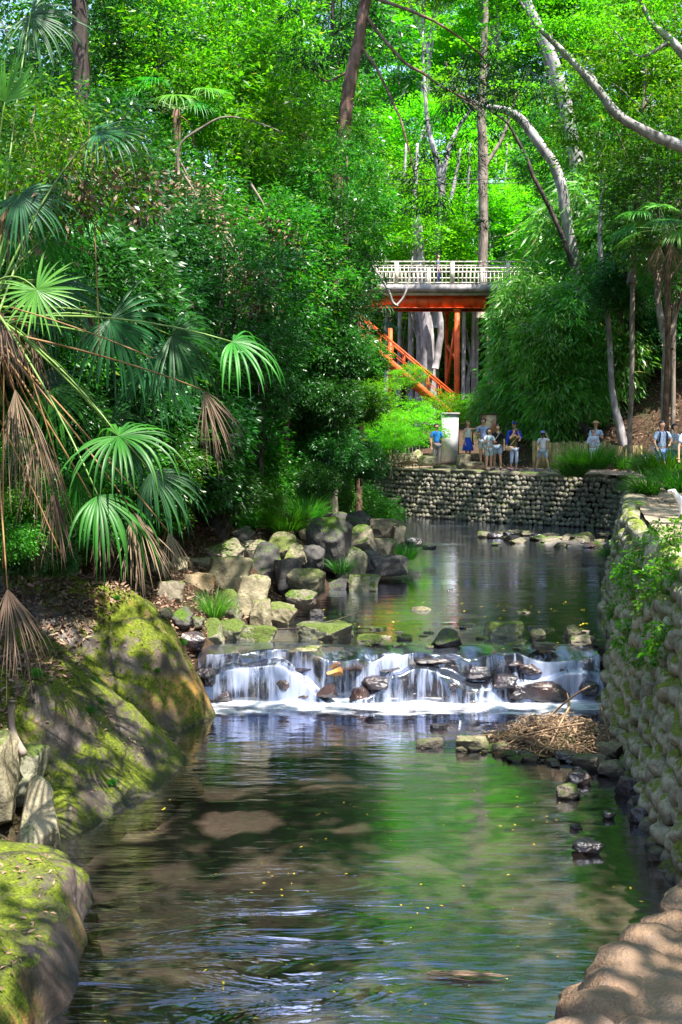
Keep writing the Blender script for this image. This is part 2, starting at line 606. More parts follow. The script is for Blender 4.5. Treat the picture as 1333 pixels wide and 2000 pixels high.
def bed_z(X, Y):
    up = np.clip((Y - 17.9) / .5, 0, 1)
    z = -.28 + up * .80
    z = z + .14 * fbm(X * .8, Y * .5, 4, 4) + .05 * fbm(X * 4, Y * 4, 3, 9)
    # shallow gravel bars
    z = z + .19 * np.exp(-(((X - 6.3) / 1.9) ** 2 + ((Y - 34.5) / 3.6) ** 2))
    z = z + .30 * np.exp(-(((X - 3.1) / .9) ** 2 + ((Y - 14.8) / 1.1) ** 2))
    z = z + .15 * np.exp(-(((X + 1.2) / 1.2) ** 2 + ((Y - 8.6) / .9) ** 2))
    return z


tag(grid_sheet('river_bed', -3.4, 10.0, -3, 52, .12, bed_z, M['bed']), kind='structure')
w1 = grid_sheet('water', -4.2, 4.6, -4, 17.4, .4, lambda X, Y: 0 * X, M['water_low'])
tag(w1, kind='structure')
w2 = grid_sheet('water', -14, 11, 17.95, 60, .5, lambda X, Y: 0 * X + Z_UP, M['water_up'])
tag(w2, kind='structure')


# ------------------------------------------------------------------ stone walls and path
def polyline_sample(P, step):
    P = [np.array(p, float) for p in P]
    out = []
    for a, b in zip(P[:-1], P[1:]):
        L = np.linalg.norm(b - a); n = max(1, int(round(L / step)))
        for k in range(n): out.append(a + (b - a) * k / n)
    out.append(P[-1])
    return np.array(out)


def smooth_line(P, it=6):
    P = P.copy()
    for _ in range(it): P[1:-1] = (P[:-2] + P[2:] + 2 * P[1:-1]) / 4
    return P


def line_normals(P):
    T = np.gradient(P, axis=0)
    T /= np.linalg.norm(T, axis=1)[:, None]
    return np.stack([T[:, 1], -T[:, 0]], 1)      # to the right of travel (away from the river)


WLINE = smooth_line(polyline_sample(list(zip(WALL_X, WALL_Y))[1:17], .2), 14)
WN = line_normals(WLINE)
BATTER = .52

bm_ = bmesh.new()
bmesh.ops.create_icosphere(bm_, subdivisions=3, radius=1)
ICO3 = (np.array([v.co[:] for v in bm_.verts]), np.array([[v.index for v in f.verts] for f in bm_.faces]))
bm_.free()
bm_ = bmesh.new()
bmesh.ops.create_icosphere(bm_, subdivisions=2, radius=1)
ICO2 = (np.array([v.co[:] for v in bm_.verts]), np.array([[v.index for v in f.verts] for f in bm_.faces]))
bm_.free()


def cobbles(i0, i1, zlow, zhigh, size, ico, rng, lean=.5):
    """rows of river cobbles set leaning in the battered wall face between two stations of the wall line"""
    Vs, Fs = [], []
    n = 0
    L = (i1 - i0) * .2
    rows = int((zhigh - zlow) / (size * .80)) + 1
    BV, BF = ico
    for r in range(rows + 1):
        zr = zlow + r * size * .80
        if zr > zhigh: break
        s = rng.uniform(0, size)
        while s < L:
            w = size * rng.uniform(.72, 1.3)
            h = size * rng.uniform(.75, 1.2)
            t = i0 + (s + w / 2) / .2
            k = min(int(t), len(WLINE) - 2)
            f = t - k
            P = WLINE[k] * (1 - f) + WLINE[k + 1] * f
            nn = WN[k]
            tt = np.array([-nn[1], nn[0]])
            z = zr + rng.normal(0, size * .08)
            off = BATTER * (z - 0) / (Z_PATH)
            c = np.array([P[0] + nn[0] * off, P[1] + nn[1] * off, z])
            a = lean + rng.normal(0, .28)
            U = BV.copy()
            ph = rng.uniform(0, 6.28, 3)
            U = U * (1 + .13 * np.sin(U[:, [1, 2, 0]] * 2.3 + ph) + .09 * np.sin(U[:, [2, 0, 1]] * 3.7 + ph[::-1]))
            U = np.sign(U) * np.abs(U) ** .88
            U = U * np.array([w * .425, size * .42, h * .49])
            ca, sa = math.cos(a), math.sin(a)
            ux = U[:, 0] * ca - U[:, 2] * sa
            uz = U[:, 0] * sa + U[:, 2] * ca
            tv = np.array([tt[0], tt[1], 0]); nv = np.array([nn[0], nn[1], 0])
            pop = rng.normal(0, size * .12)
            Wd = c + np.outer(ux, tv) + np.outer(U[:, 1] + pop, nv) + np.outer(uz, (0, 0, 1))
            Vs.append(Wd); Fs.append(BF + n); n += len(Wd)
            s += w * .86
    return np_mesh('cobbles', np.vstack(Vs), np.vstack(Fs), True)


def wall_backing(i0, i1, zlow, zhigh, back=.55):
    Vs, F = [], []
    for k in range(i0, i1 + 1):
        P = WLINE[k]; nn = WN[k]
        o0 = BATTER * zlow / Z_PATH + .08; o1 = BATTER * zhigh / Z_PATH + .08
        for o, z in ((o0, zlow), (o1, zhigh), (o1 + back, zhigh), (o1 + back, zlow)):
            Vs.append((P[0] + nn[0] * o, P[1] + nn[1] * o, z))
    m = i1 - i0 + 1
    for k in range(m - 1):
        for j in range(4):
            j2 = (j + 1) % 4
            F.append((k * 4 + j, k * 4 + j2, (k + 1) * 4 + j2, (k + 1) * 4 + j))
    F.append((0, 1, 2, 3)); e = (m - 1) * 4
    F.append((e + 3, e + 2, e + 1, e))
    return np_mesh('backing', Vs, F)


def station(y):
    return int(np.argmin(np.abs(WLINE[:, 1] - y) + (0 if y < 38 else 0)))


s0, s1, s2, s3 = station(8.7), station(24), station(38.6), len(WLINE) - 26
rg = np.random.default_rng(3)
nw = thing('stone_wall', 'battered river wall of mossy leaning cobbles, rising at the right beside the waterfall', 'stone wall')
link('backing', wall_backing(s0, s1, -.5, Z_PATH - .05), M['mortar'], nw)
link('cobbles', cobbles(s0, s1, -.25, Z_PATH - .02, .27, ICO3, rg, .62), M['cobble'], nw)
fw = thing('stone_wall', 'far grey cobble river wall below the walkers, bending round the upper pool', 'stone wall')
link('backing', wall_backing(s1, s3, .2, Z_PATH - .1), M['mortar'], fw)
link('cobbles', cobbles(s1, s3, .45, Z_PATH - .12, .2, ICO2, rg, .4), M['cobble_far'], fw)
# flat slabs of the kerb along the top of the far wall
cm = MB()
k = s1
while k < s3 - 6:
    n = random.randint(4, 7)
    P = WLINE[k + n // 2]; nn = WN[k + n // 2]
    o = BATTER + .16
    ang = math.atan2(nn[1], nn[0]) - math.pi / 2
    U = ICO3[0].copy()
    U = np.sign(U) * np.abs(U) ** .55 * (1 + .08 * np.sin(U[:, [1, 2, 0]] * 4 + k))
    U = U * np.array([n * .1, .25, .10])
    ca, sa = math.cos(ang), math.sin(ang)
    R = np.stack([U[:, 0] * ca - U[:, 1] * sa, U[:, 0] * sa + U[:, 1] * ca, U[:, 2]], 1)
    R += np.array([P[0] + nn[0] * o, P[1] + nn[1] * o, Z_PATH - .04 + random.uniform(-.03, .03)])
    T = ICO3[1]
    cm.V.append(R); cm.F.append(T + cm.n); cm.n += len(R)
    k += n
cm.build('coping_stones', M['rock_mid'], fw)

m_path = m_plain('trodden_path', (.26, .20, .15), .95, .1, .35, 3, .5)
M['path'] = m_path
Vp, Fp = [], []
sel = range(s0, s3)
cols = [BATTER + .22, BATTER + .9, BATTER + 1.6, BATTER + 2.6, BATTER + 3.6, BATTER + 4.6]
for k in sel:
    P = WLINE[k]; nn = WN[k]
    for j, o in enumerate(cols):
        Vp.append((P[0] + nn[0] * o, P[1] + nn[1] * o, Z_PATH + .012 * math.sin(k * .7 + j)))
nc = len(cols)
for k in range(len(sel) - 1):
    for j in range(nc - 1):
        # the inner side of the bend would fold over itself, so cut it there
        Fp.append((k * nc + j, k * nc + j + 1, (k + 1) * nc + j + 1, (k + 1) * nc + j))
tag(link('path', np_mesh('path', Vp, Fp, True), M['path']), kind='structure')

# low mortared ledge in the near right corner
lb = thing('stone_ledge', 'low ledge of big smooth brown stones set in mortar, nearest the camera', 'ledge')
rg = np.random.default_rng(5)
edge = [(.55, 4.6), (.8, 5.3), (1.1, 6.0), (1.36, 6.5), (1.6, 6.95), (1.95, 7.45), (2.2, 7.85), (2.5, 8.3), (3.0, 8.7)]
el = smooth_line(polyline_sample(edge, .1), 4)
en = line_normals(el)
cv = MB()
s_ = 0
BV, BF = ICO3
while s_ < len(el) - 2:
    step = rg.integers(2, 5)
    P = el[s_]; nn = en[s_]
    w = rg.uniform(.15, .30)
    for rr, (oo, zz, sc) in enumerate(((.05, .84, 1.0), (-.04, .60, 1.1), (-.08, .33, 1.1), (-.1, .05, 1.1))):
        U = BV * (1 + .1 * np.sin(BV[:, [1, 2, 0]] * 2.2 + rg.uniform(0, 6, 3)))
        nz_ = np.array([mnoise.noise(Vector(v) * 1.7 + Vector((s_, rr, 0))) + .4 * mnoise.noise(Vector(v) * 5 + Vector((s_, rr, 0))) for v in BV])
        U = U * (1 + .16 * nz_[:, None])
        U = U * np.array([w * sc, w * .95 * sc, .135 * sc]) * rg.uniform(.9, 1.12)
        a = math.atan2(nn[1], nn[0])
        R = np.stack([U[:, 0] * math.cos(a) - U[:, 1] * math.sin(a), U[:, 0] * math.sin(a) + U[:, 1] * math.cos(a), U[:, 2]], 1)
        R += np.array([P[0] + nn[0] * (oo + .1), P[1] + nn[1] * (oo + .1), zz])
        cv.V.append(R); cv.F.append(BF + cv.n); cv.n += len(R)
    s_ += int(step)
for i in range(26):                       # cobbles showing through the mortar of the top
    k = int(rg.integers(0, len(el) - 1)); o = rg.uniform(.35, 1.9)
    P = el[k] + en[k] * o
    w = rg.uniform(.12, .26)
    U = BV * (1 + .1 * np.sin(BV[:, [1, 2, 0]] * 2.2 + rg.uniform(0, 6, 3))) * np.array([w, w * rg.uniform(.7, 1), .09])
    cv.V.append(U + np.array([P[0], P[1], .88 + rg.uniform(-.03, .02)])); cv.F.append(BF + cv.n); cv.n += len(U)


def m_ledge():
    m, nt, out = mat('worn_ledge_stone')
    n = noise(nt, 1.6, 5, .6); n2 = noise(nt, 40, 4, .7); n3 = noise(nt, 5, 5, .6)
    c = mixc(nt, mapr(nt, n, .35, .65), (.15, .085, .05), (.34, .225, .145))
    c = mixc(nt, mapr(nt, n3, .5, .75, 0, .7), c, (.16, .125, .12))
    c = mixc(nt, mapr(nt, n2, .62, .72, 0, .5), c, (.45, .4, .38))
    c = mixc(nt, mapr(nt, noise(nt, 3.2, 6, .7), .5, .62, 0, .6), c, (.10, .065, .045))
    principled(nt, out, c, .7, .35, bump(nt, math_(nt, 'ADD', n2, math_(nt, 'MULTIPLY', n3, 3)), .9, .02))
    return m


M['ledge'] = m_ledge()
co = cv.build('edge_stones', M['ledge'], lb)
Vs, F = [], []
for k in range(len(el)):
    P = el[k]; nn = en[k]
    for o, z in ((.12, -.4), (.10, .84), (.3, .935), (1.0, .95), (3.0, .97), (3.0, -.4)):
        Vs.append((P[0] + nn[0] * o, P[1] + nn[1] * o, z + (.02 * math.sin(k * .9 + o * 4) if z > .5 else 0)))
for k in range(len(el) - 1):
    for j in range(5):
        F.append((k * 6 + j, k * 6 + j + 1, (k + 1) * 6 + j + 1, (k + 1) * 6 + j))
link('mortar_top', np_mesh('mortar_top', Vs, F, True), M['ledge'], lb)
# the step in the masonry behind the ledge
# ------------------------------------------------------------------ bedrock bank on the left
def bank_h(y, d, x):
    T = np.interp(y, [4, 8, 9.8, 10.6, 11.2, 12.0, 12.8, 14.4, 15.2, 15.7, 16.3, 17.2, 18.5], [.45, .42, .42, .35, .22, .75, 1.25, 1.1, .95, 1.25, 1.45, 1.35, .9])
    K = np.interp(y, [4, 8, 9.8, 11, 12.5, 14.5, 15.4, 16, 17.2, 18.5], [.13, .12, .14, .5, .85, .75, .7, .38, .40, .5])
    s = np.clip(d, 0, 9)
    z = T * (1 - np.exp(-(s / K) ** 1.25)) + .38 * np.clip(s - .7, 0, 9) + .25 * np.clip(s - 2, 0, 9)
    # strata running down to the water
    u = y + s * .55
    rid = 1 - np.abs(2 * (vn(u * 1.25, s * .35, 31)))
    z = z + (rid - .7) * .34 * np.clip(s / .35, 0, 1) * np.clip((y - 11) / 1.2, .25, 1)
    z = z + .16 * fbm(x * 1.6, y * 1.6, 5, 41) * np.clip(s / .2, 0, 1) + .03 * fbm(x * 9, y * 9, 3, 44)
    under = np.clip(-d, 0, 2)
    return np.where(d < 0, -1.6 * under - .02, z)


ysb = np.arange(4.5, 18.6, .028)
db = np.concatenate([np.arange(-.3, 1.2, .02), np.arange(1.2, 4.6, .05)])
Yb, Db = np.meshgrid(ysb, db, indexing='ij')
bxs = np.interp(Yb, BANK_Y, BANK_X)
bxs = bxs + .10 * fbm(Yb * 1.7, Yb * 0, 4, 77)
Xb = bxs - Db
Zb = bank_h(Yb, Db, Xb)
idx = np.arange(Xb.size).reshape(Xb.shape)
F = np.stack([idx[:-1, :-1].ravel(), idx[1:, :-1].ravel(), idx[1:, 1:].ravel(), idx[:-1, 1:].ravel()], 1)
bk = link('rock_bank', np_mesh('rock_bank', np.stack([Xb.ravel(), Yb.ravel(), Zb.ravel()], 1), F, True), M['bedrock'])
tag(bk, 'long mossy bedrock bank sloping into the water along the left side', 'rock bank')


def bank_z(x, y):
    d = float(np.interp(y, BANK_Y, BANK_X)) - x
    return float(bank_h(np.array([y]), np.array([d]), np.array([x]))[0])


def surf_z(x, y):
    if y < 18.5 and x < float(bankx(y)): return max(bank_z(x, y), gz(x, y))
    return gz(x, y)


# ------------------------------------------------------------------ rocks
def rock_mesh(seed, npt=16, bev=.07, flat=None, rough=.05):
    rnd = random.Random(seed)
    bm = bmesh.new()
    for i in range(npt):
        v = Vector((rnd.gauss(0, 1), rnd.gauss(0, 1), rnd.gauss(0, 1))).normalized()
        v = Vector([math.copysign(abs(c) ** .75, c) for c in v]) * rnd.uniform(.8, 1.05)
        if flat: v.z = max(-flat, min(flat, v.z * 1.3))
        bm.verts.new(v)
    r = bmesh.ops.convex_hull(bm, input=bm.verts)
    bmesh.ops.delete(bm, geom=[g for g in r['geom_interior'] if isinstance(g, bmesh.types.BMVert)], context='VERTS')
    bmesh.ops.dissolve_limit(bm, angle_limit=.25, verts=bm.verts, edges=bm.edges)
    bmesh.ops.bevel(bm, geom=list(bm.edges), offset=bev, segments=3, profile=.6, affect='EDGES', clamp_overlap=True)
    bmesh.ops.triangulate(bm, faces=bm.faces)
    for _ in range(3):
        long = [e for e in bm.edges if e.calc_length() > .16]
        if not long: break
        bmesh.ops.subdivide_edges(bm, edges=long, cuts=1, use_grid_fill=False)
        bmesh.ops.triangulate(bm, faces=bm.faces)
    bmesh.ops.remove_doubles(bm, verts=bm.verts, dist=.004)
    off = Vector((seed * 3.1, 0, 0))
    for v in bm.verts:
        p = v.co.copy()
        v.co = p * (1 + rough * 2.4 * mnoise.noise(p * 1.6 + off) + rough * 1.3 * mnoise.noise(p * 4.5 + off) + rough * .4 * mnoise.noise(p * 12 + off))
    me = bpy.data.meshes.new('rock')
    bm.to_mesh(me); bm.free()
    for p in me.polygons: p.use_smooth = True
    bb = np.array([v.co[:] for v in me.vertices])
    lo, hi = bb.min(0), bb.max(0)
    bb = (bb - (lo + hi) / 2) / ((hi - lo) / 2)
    me.vertices.foreach_set('co', bb.ravel().astype(np.float32))
    me.update()
    return me


ROCKS = {}
_var = {'a': [1, 2, 3, 4, 5, 6], 'b': [11, 12, 13], 'r': [21, 22, 23]}


def get_rock(kind, i, mt):
    key = (kind, i, mt)
    if key not in ROCKS:
        if kind == 'a': me = rock_mesh(i * 7 + 1, 15, .07)
        elif kind == 'b': me = rock_mesh(i * 5 + 2, 26, .06, flat=.75)
        else: me = rock_mesh(i * 3 + 9, 40, .2, rough=.06)
        me.materials.append(M[mt])
        ROCKS[key] = me
    return ROCKS[key]


def rock(px, py, w, h, Y, mt, kind='a', label='', group=None, name='boulder', cat='rock', depth=None, i=None, rz=None):
    """a rock whose middle stands at that point, w x h as seen in photograph pixels"""
    p = at(px, py, Y)
    s = Y / FPX
    me = get_rock(kind, random.randint(0, 4) if i is None else i, mt)
    o = link(name, me)
    o.location = p
    o.scale = (w * s * .5, (depth or (w * .5 + h * .5) * s * .5), h * s * .5 * 1.05)
    o.rotation_euler = (0, 0, rz if rz is not None else random.uniform(-.35, .35))
    tag(o, label, cat, group)
    return o


R_ = [
 (348, 1030, 64, 62, 22.5, 'rock_light', 'r', 'pale rounded boulder perched at the upper left end of the rock pile'),
 (405, 1040, 86, 66, 23.0, 'rock_dark', 'a', 'dark boulder behind and right of the pale rounded one'),
 (440, 1082, 84, 60, 21.9, 'rock_mid', 'a', 'shaded grey boulder in the middle row of the rock pile'),
 (395, 1108, 76, 40, 21.2, 'rock_mid', 'b', 'flat grey slab wedged above the rusty orange boulder'),
 (452, 1128, 100, 84, 20.5, 'rock_light', 'a', 'large pale pointed boulder behind the grass tuft'),
 (383, 1160, 74, 84, 19.8, 'rock_orange', 'a', 'rusty orange angular boulder left of the grass tuft'),
 (432, 1196, 96, 84, 19.3, 'rock_moss', 'a', 'greenish boulder the bright grass tuft grows against'),
 (497, 1168, 72, 92, 19.9, 'rock_light', 'a', 'tall pale boulder with a flat sunny top right of the pointed one'),
 (516, 1205, 46, 70, 19.5, 'rock_light', 'b', 'narrow pale slab leaning on the tall pale boulder'),
 (550, 1204, 68, 54, 20.0, 'rock_light', 'r', 'rounded pale boulder at the water edge, above the floating branch'),
 (408, 1243, 72, 66, 18.3, 'rock_moss', 'a', 'green tinged square boulder beside the left end of the falls'),
 (452, 1236, 50, 54, 18.6, 'rock_moss', 'a', 'small green tinged boulder between two larger ones by the falls'),
 (508, 1246, 84, 50, 18.5, 'rock_moss', 'a', 'low mossy wedge boulder below the floating branch'),
 (634, 1243, 116, 54, 18.7, 'rock_moss', 'b', 'wide flat topped mossy block standing in the stream above the falls'),
 (600, 1282, 84, 42, 17.8, 'rock_light', 'b', 'pale flat topped block on the lip of the falls'),
 (538, 1268, 60, 12, 18.1, 'rock_mid', 'b', 'thin flat stone lying on the lip of the falls'),
 (548, 1072, 84, 62, 23.5, 'rock_light', 'a', 'pale brown angular boulder under the hanging grass'),
 (516, 1112, 84, 100, 22.6, 'rock_dark', 'a', 'big dark shaded boulder in the centre of the rock pile'),
 (562, 1122, 52, 64, 22.0, 'rock_dark', 'a', 'dark upright boulder left of the pale striped one'),
 (598, 1140, 70, 60, 21.8, 'rock_light', 'a', 'pale boulder with dark water streaks'),
 (588, 1172, 60, 40, 21.0, 'rock_mid', 'a', 'small brown boulder at the pool edge below the streaked one'),
 (642, 1065, 80, 110, 24.6, 'rock_dark', 'a', 'tall dark boulder under the overhanging bush'),
 (678, 1108, 74, 84, 25.0, 'rock_moss', 'a', 'bright mossy boulder above the dark pool edge'),
 (698, 1062, 86, 70, 26.8, 'rock_mid', 'a', 'grey brown boulder in the back row of the rock pile'),
 (712, 1142, 64, 42, 24.2, 'rock_moss', 'a', 'low moss capped boulder at the corner of the upper pool'),
 (660, 1152, 90, 46, 24.6, 'rock_dark', 'b', 'low dark ledge boulder left of the moss capped corner one'),
 (758, 1106, 86, 42, 26.0, 'rock_dark', 'b', 'long dark flat boulder reaching out towards the water grass'),
 (742, 1075, 64, 50, 27.2, 'rock_mid', 'a', 'brown boulder resting behind the long flat one'),
 (690, 1018, 74, 40, 30.0, 'rock_dark', 'a', 'dark boulder high at the back under the green bank plants'),
 (742, 1036, 96, 48, 30.4, 'rock_mid', 'a', 'wide moss speckled boulder at the back of the pile'),
 (781, 1048, 26, 44, 29.0, 'rock_mid', 'a', 'small upright grey boulder at the right end of the pile'),
 (645, 1022, 66, 46, 28.0, 'rock_dark', 'a', 'dark boulder in the back row behind the tall one'),
 (355, 1085, 60, 60, 22.0, 'rock_dark', 'a', 'dark boulder half hidden under the dead palm leaves'),
 (605, 1095, 60, 60, 24.0, 'rock_dark', 'a', 'shadowed boulder between the brown one and the tall dark one'),
 (470, 1050, 60, 44, 23.8, 'rock_dark', 'a', 'small shadowed boulder behind the pale brown one'),
 (345, 1150, 60, 50, 20.0, 'rock_mid', 'a', 'grey boulder at the foot of the dead palm leaves'),
 (330, 1195, 60, 44, 19.0, 'rock_dark', 'a', 'dark stone between the bedrock and the rusty orange boulder'),
 (372, 1225, 50, 44, 18.4, 'rock_dark', 'a', 'dark stone tucked behind the end of the bedrock bank'),
 (310, 1130, 60, 50, 20.5, 'rock_dark', 'r', 'shaded rounded stone left of the rock pile'),
 (500, 1085, 60, 60, 23.0, 'rock_mid', 'a', 'grey boulder left of the pale brown angular one'),
 (610, 1050, 60, 60, 25.4, 'rock_mid', 'a', 'grey brown boulder under the fringe of grass'),
 (575, 1088, 50, 50, 23.0, 'rock_light', 'a', 'small pale boulder under the pale brown angular one'),
 (720, 1100, 50, 50, 26.0, 'rock_dark', 'a', 'dark boulder right of the bright mossy one'),
 (805, 1060, 40, 22, 29.5, 'rock_wet', 'r', 'wet stone in the water right of the upright grey boulder'),
 (838, 1070, 30, 10, 29.5, 'rock_wet', 'b', 'low wet stone out in the pool past the water grass'),
 (620, 1200, 30, 22, 20.8, 'rock_dark', 'r', 'small dark stone awash right of the rounded pale boulder'),
]
for t in R_:
    rock(*t[:7], label=t[7], group='boulders of the rock pile on the left bank')
S_ = [
 (982, 1232, 74, 26, 19.6, 'rock_moss', 'b', 'low half mossy stone in the middle of the upper stream'),
 (872, 1250, 56, 30, 18.8, 'rock_dark', 'a', 'square dark stone standing in the stream above the falls'),
 (1050, 1242, 28, 22, 19.2, 'rock_light', 'a', 'small pale stone with yellow leaves above the falls'),
 (1118, 1238, 30, 26, 19.4, 'rock_light', 'a', 'pale pointed stone near the right end of the falls'),
 (1140, 1252, 48, 16, 18.9, 'rock_mid', 'b', 'brown flat stone beside the pale pointed one'),
 (1000, 1267, 86, 16, 18.2, 'rock_mid', 'b', 'long brown flat stone awash above the falls'),
 (726, 1250, 52, 16, 18.8, 'rock_moss', 'b', 'low green stone right of the wide mossy block'),
 (1105, 1282, 56, 14, 17.9, 'rock_wet', 'b', 'flat wet stone on the right part of the lip'),
 (760, 1277, 80, 12, 18.0, 'rock_mid', 'b', 'flat stone just under the water on the lip'),
 (1150, 1272, 40, 16, 18.1, 'rock_wet', 'a', 'small wet stone by the wall on the lip'),
 (905, 1282, 100, 12, 18.0, 'rock_wet', 'b', 'long dark slab on the middle of the lip'),
 (1180, 1290, 34, 16, 17.9, 'rock_wet', 'r', 'dark stone where the lip meets the cobble wall'),
 (830, 1268, 60, 10, 18.3, 'rock_wet', 'b', 'dark flat stone behind the lip, left of the long slab'),
 (470, 1290, 60, 14, 17.9, 'rock_wet', 'a', 'dark wet stone on the left end of the lip'),
 (420, 1292, 50, 16, 17.9, 'rock_wet', 'a', 'blackish stone where the lip meets the left bank'),
 (1065, 1262, 50, 12, 18.5, 'rock_mid', 'b', 'thin brown stone behind the right part of the lip'),
 (790, 1245, 30, 10, 19.0, 'rock_mid', 'r', 'tiny stone left of the square dark one'),
 (838, 1452, 52, 14, 15.5, 'rock_mid', 'b', 'small flat brown stone alone below the falls'),
 (925, 1453, 66, 24, 15.4, 'rock_light', 'b', 'whitish stone left of the heap of washed up twigs'),
 (981, 1461, 38, 16, 15.2, 'rock_light', 'b', 'small grey stone touching the twig heap'),
 (1110, 1547, 44, 26, 13.3, 'rock_mid', 'r', 'smooth round grey stone in the lower pool'),
 (1130, 1520, 46, 24, 13.8, 'rock_wet', 'r', 'dark brown stone just behind the smooth grey one'),
 (1156, 1490, 70, 26, 14.3, 'rock_mid', 'b', 'broad flat grey stone at the foot of the twig heap'),
 (1108, 1478, 46, 18, 14.7, 'rock_wet', 'r', 'wet stone in front of the twig heap'),
 (1196, 1502, 54, 28, 14.1, 'rock_mid', 'r', 'grey stone leaning at the foot of the cobble wall'),
 (1190, 1468, 50, 26, 14.7, 'rock_light', 'b', 'pale stone between the twig heap and the wall'),
 (1230, 1540, 50, 34, 13.3, 'rock_wet', 'a', 'dark wet stone against the foot of the wall'),
 (1254, 1568, 34, 26, 12.9, 'rock_wet', 'r', 'small dark wet stone lowest at the foot of the wall'),
 (1255, 1592, 50, 30, 12.5, 'rock_wet', 'r', 'blackish stone half sunk beside the wall'),
 (1147, 1655, 56, 24, 11.6, 'rock_wet', 'r', 'nearly black stone barely above the lower pool'),
 (1189, 1593, 22, 14, 12.4, 'rock_wet', 'r', 'tiny wet stone out in the lower pool'),
 (1125, 1615, 24, 10, 12.1, 'rock_wet', 'r', 'tiny low stone above the nearly black one'),
 (858, 1420, 34, 10, 16.0, 'rock_wet', 'b', 'small dark stone awash below the white water'),
]
for t in S_:
    wl = Z_UP if t[4] > 17.4 else 0.0
    t = (t[0], t[1], t[2] * 1.1, t[3] * 1.35, t[4] if 17.4 < t[4] < 18.4 else onz(t[0], t[1] + t[3] * .35, wl).y) + t[5:]
    rock(*t[:7], label=t[7], group='stones in the stream')

# stones on the left bank, near
rock(-5, 1525, 84, 190, 11.2, 'rock_light', 'b', 'tall grey boulder cut by the left edge of the frame', i=1, depth=.35)
rock(72, 1620, 92, 190, 11.1, 'rock_light', 'a', 'leaning wedge of pale grey rock above the low mossy rock', i=2, depth=.3, rz=.3)
rock(62, 1510, 74, 110, 11.7, 'rock_moss', 'a', 'green lichened boulder behind the pale wedge', i=3, depth=.35)


def big_near_rock():
    """rounded mossy rock in the bottom left corner"""
    BV, BF = ICO3
    bm = bmesh.new()
    bmesh.ops.create_icosphere(bm, subdivisions=6, radius=1)
    for v in bm.verts:
        p = v.co.copy()
        q = Vector([math.copysign(abs(c) ** .62, c) for c in p])
        n = mnoise.noise(p * 1.4 + Vector((4, 2, 1))) * .10 + mnoise.noise(p * 3.1) * .06 + mnoise.noise(p * 9) * .018 + mnoise.noise(p * 22) * .007
        q = q * (1 + n)
        zt = .52 + .10 * q.y
        v.co = Vector((-2.94 + q.x * .98, 8.75 + q.y * 1.75 + .25 * (q.x), -.16 + q.z * zt + (.12 if q.z > 0 else 0) * (1 - q.x)))
    me = bpy.data.meshes.new('mossy_rock'); bm.to_mesh(me); bm.free()
    for p in me.polygons: p.use_smooth = True
    return me


nr = link('mossy_rock', big_near_rock(), M['bedrock'])
tag(nr, 'big rounded rock with a bright moss top in the near left corner', 'rock')

def ground_hit(px, py, y0=8, y1=45):
    d = ray(px, py)
    for Yt in np.arange(y0, y1, .05):
        q = EYE + d * (Yt / d.y)
        if q.z < surf_z(q.x, q.y): return q
    return at(px, py, y1)


for (px, py, w, h, mt, k, lb_) in [(335, 1165, 60, 46, 'rock_mid', 'a', 'grey boulder at the top of the bare strip beside the bedrock'), (352, 1215, 54, 44, 'rock_dark', 'a', 'dark boulder halfway down the strip beside the bedrock'),
                                   (375, 1262, 50, 40, 'rock_wet', 'a', 'wet boulder at the foot of the strip by the left end of the falls'), (312, 1120, 56, 40, 'rock_mid', 'r', 'rounded grey stone under the dead fronds above the strip'),
                                   (350, 1110, 40, 30, 'rock_light', 'a', 'small pale stone left of the flat grey slab'), (325, 1205, 30, 22, 'rock_mid', 'r', 'small stone against the bedrock flank'), (385, 1225, 34, 26, 'rock_moss', 'a', 'small mossy stone right of the dark strip boulder')]:
    q = ground_hit(px, py)
    rock(px, py - 8, w, h, q.y - .05, mt, k, label=lb_, group='boulders of the rock pile on the left bank')

# gravel bar of the upper pool
for i in range(46):
    u = random.random()
    px = 955 + 235 * u + random.uniform(-10, 10)
    py = 1040 + random.random() * 24 * (.4 + u * .6) + (random.random() ** 3) * 14
    p = onz(px, py, .74)
    w = random.uniform(14, 38)
    big = w > 30
    rock(px, py, w, w * random.uniform(.25, .5), p.y, random.choice(['rock_mid', 'rock_light', 'rock_mid', 'rock_wet']), random.choice('ar'),
         label='small stone of the gravel bar at the foot of the far cobble wall', group='stones of the far gravel bar', name='pebble', cat='stone')

# ------------------------------------------------------------------ waterfall
def fall_lip(x):
    return 17.55 + .22 * fbm(x * 1.1, x * 0 + 3, 4, 51)


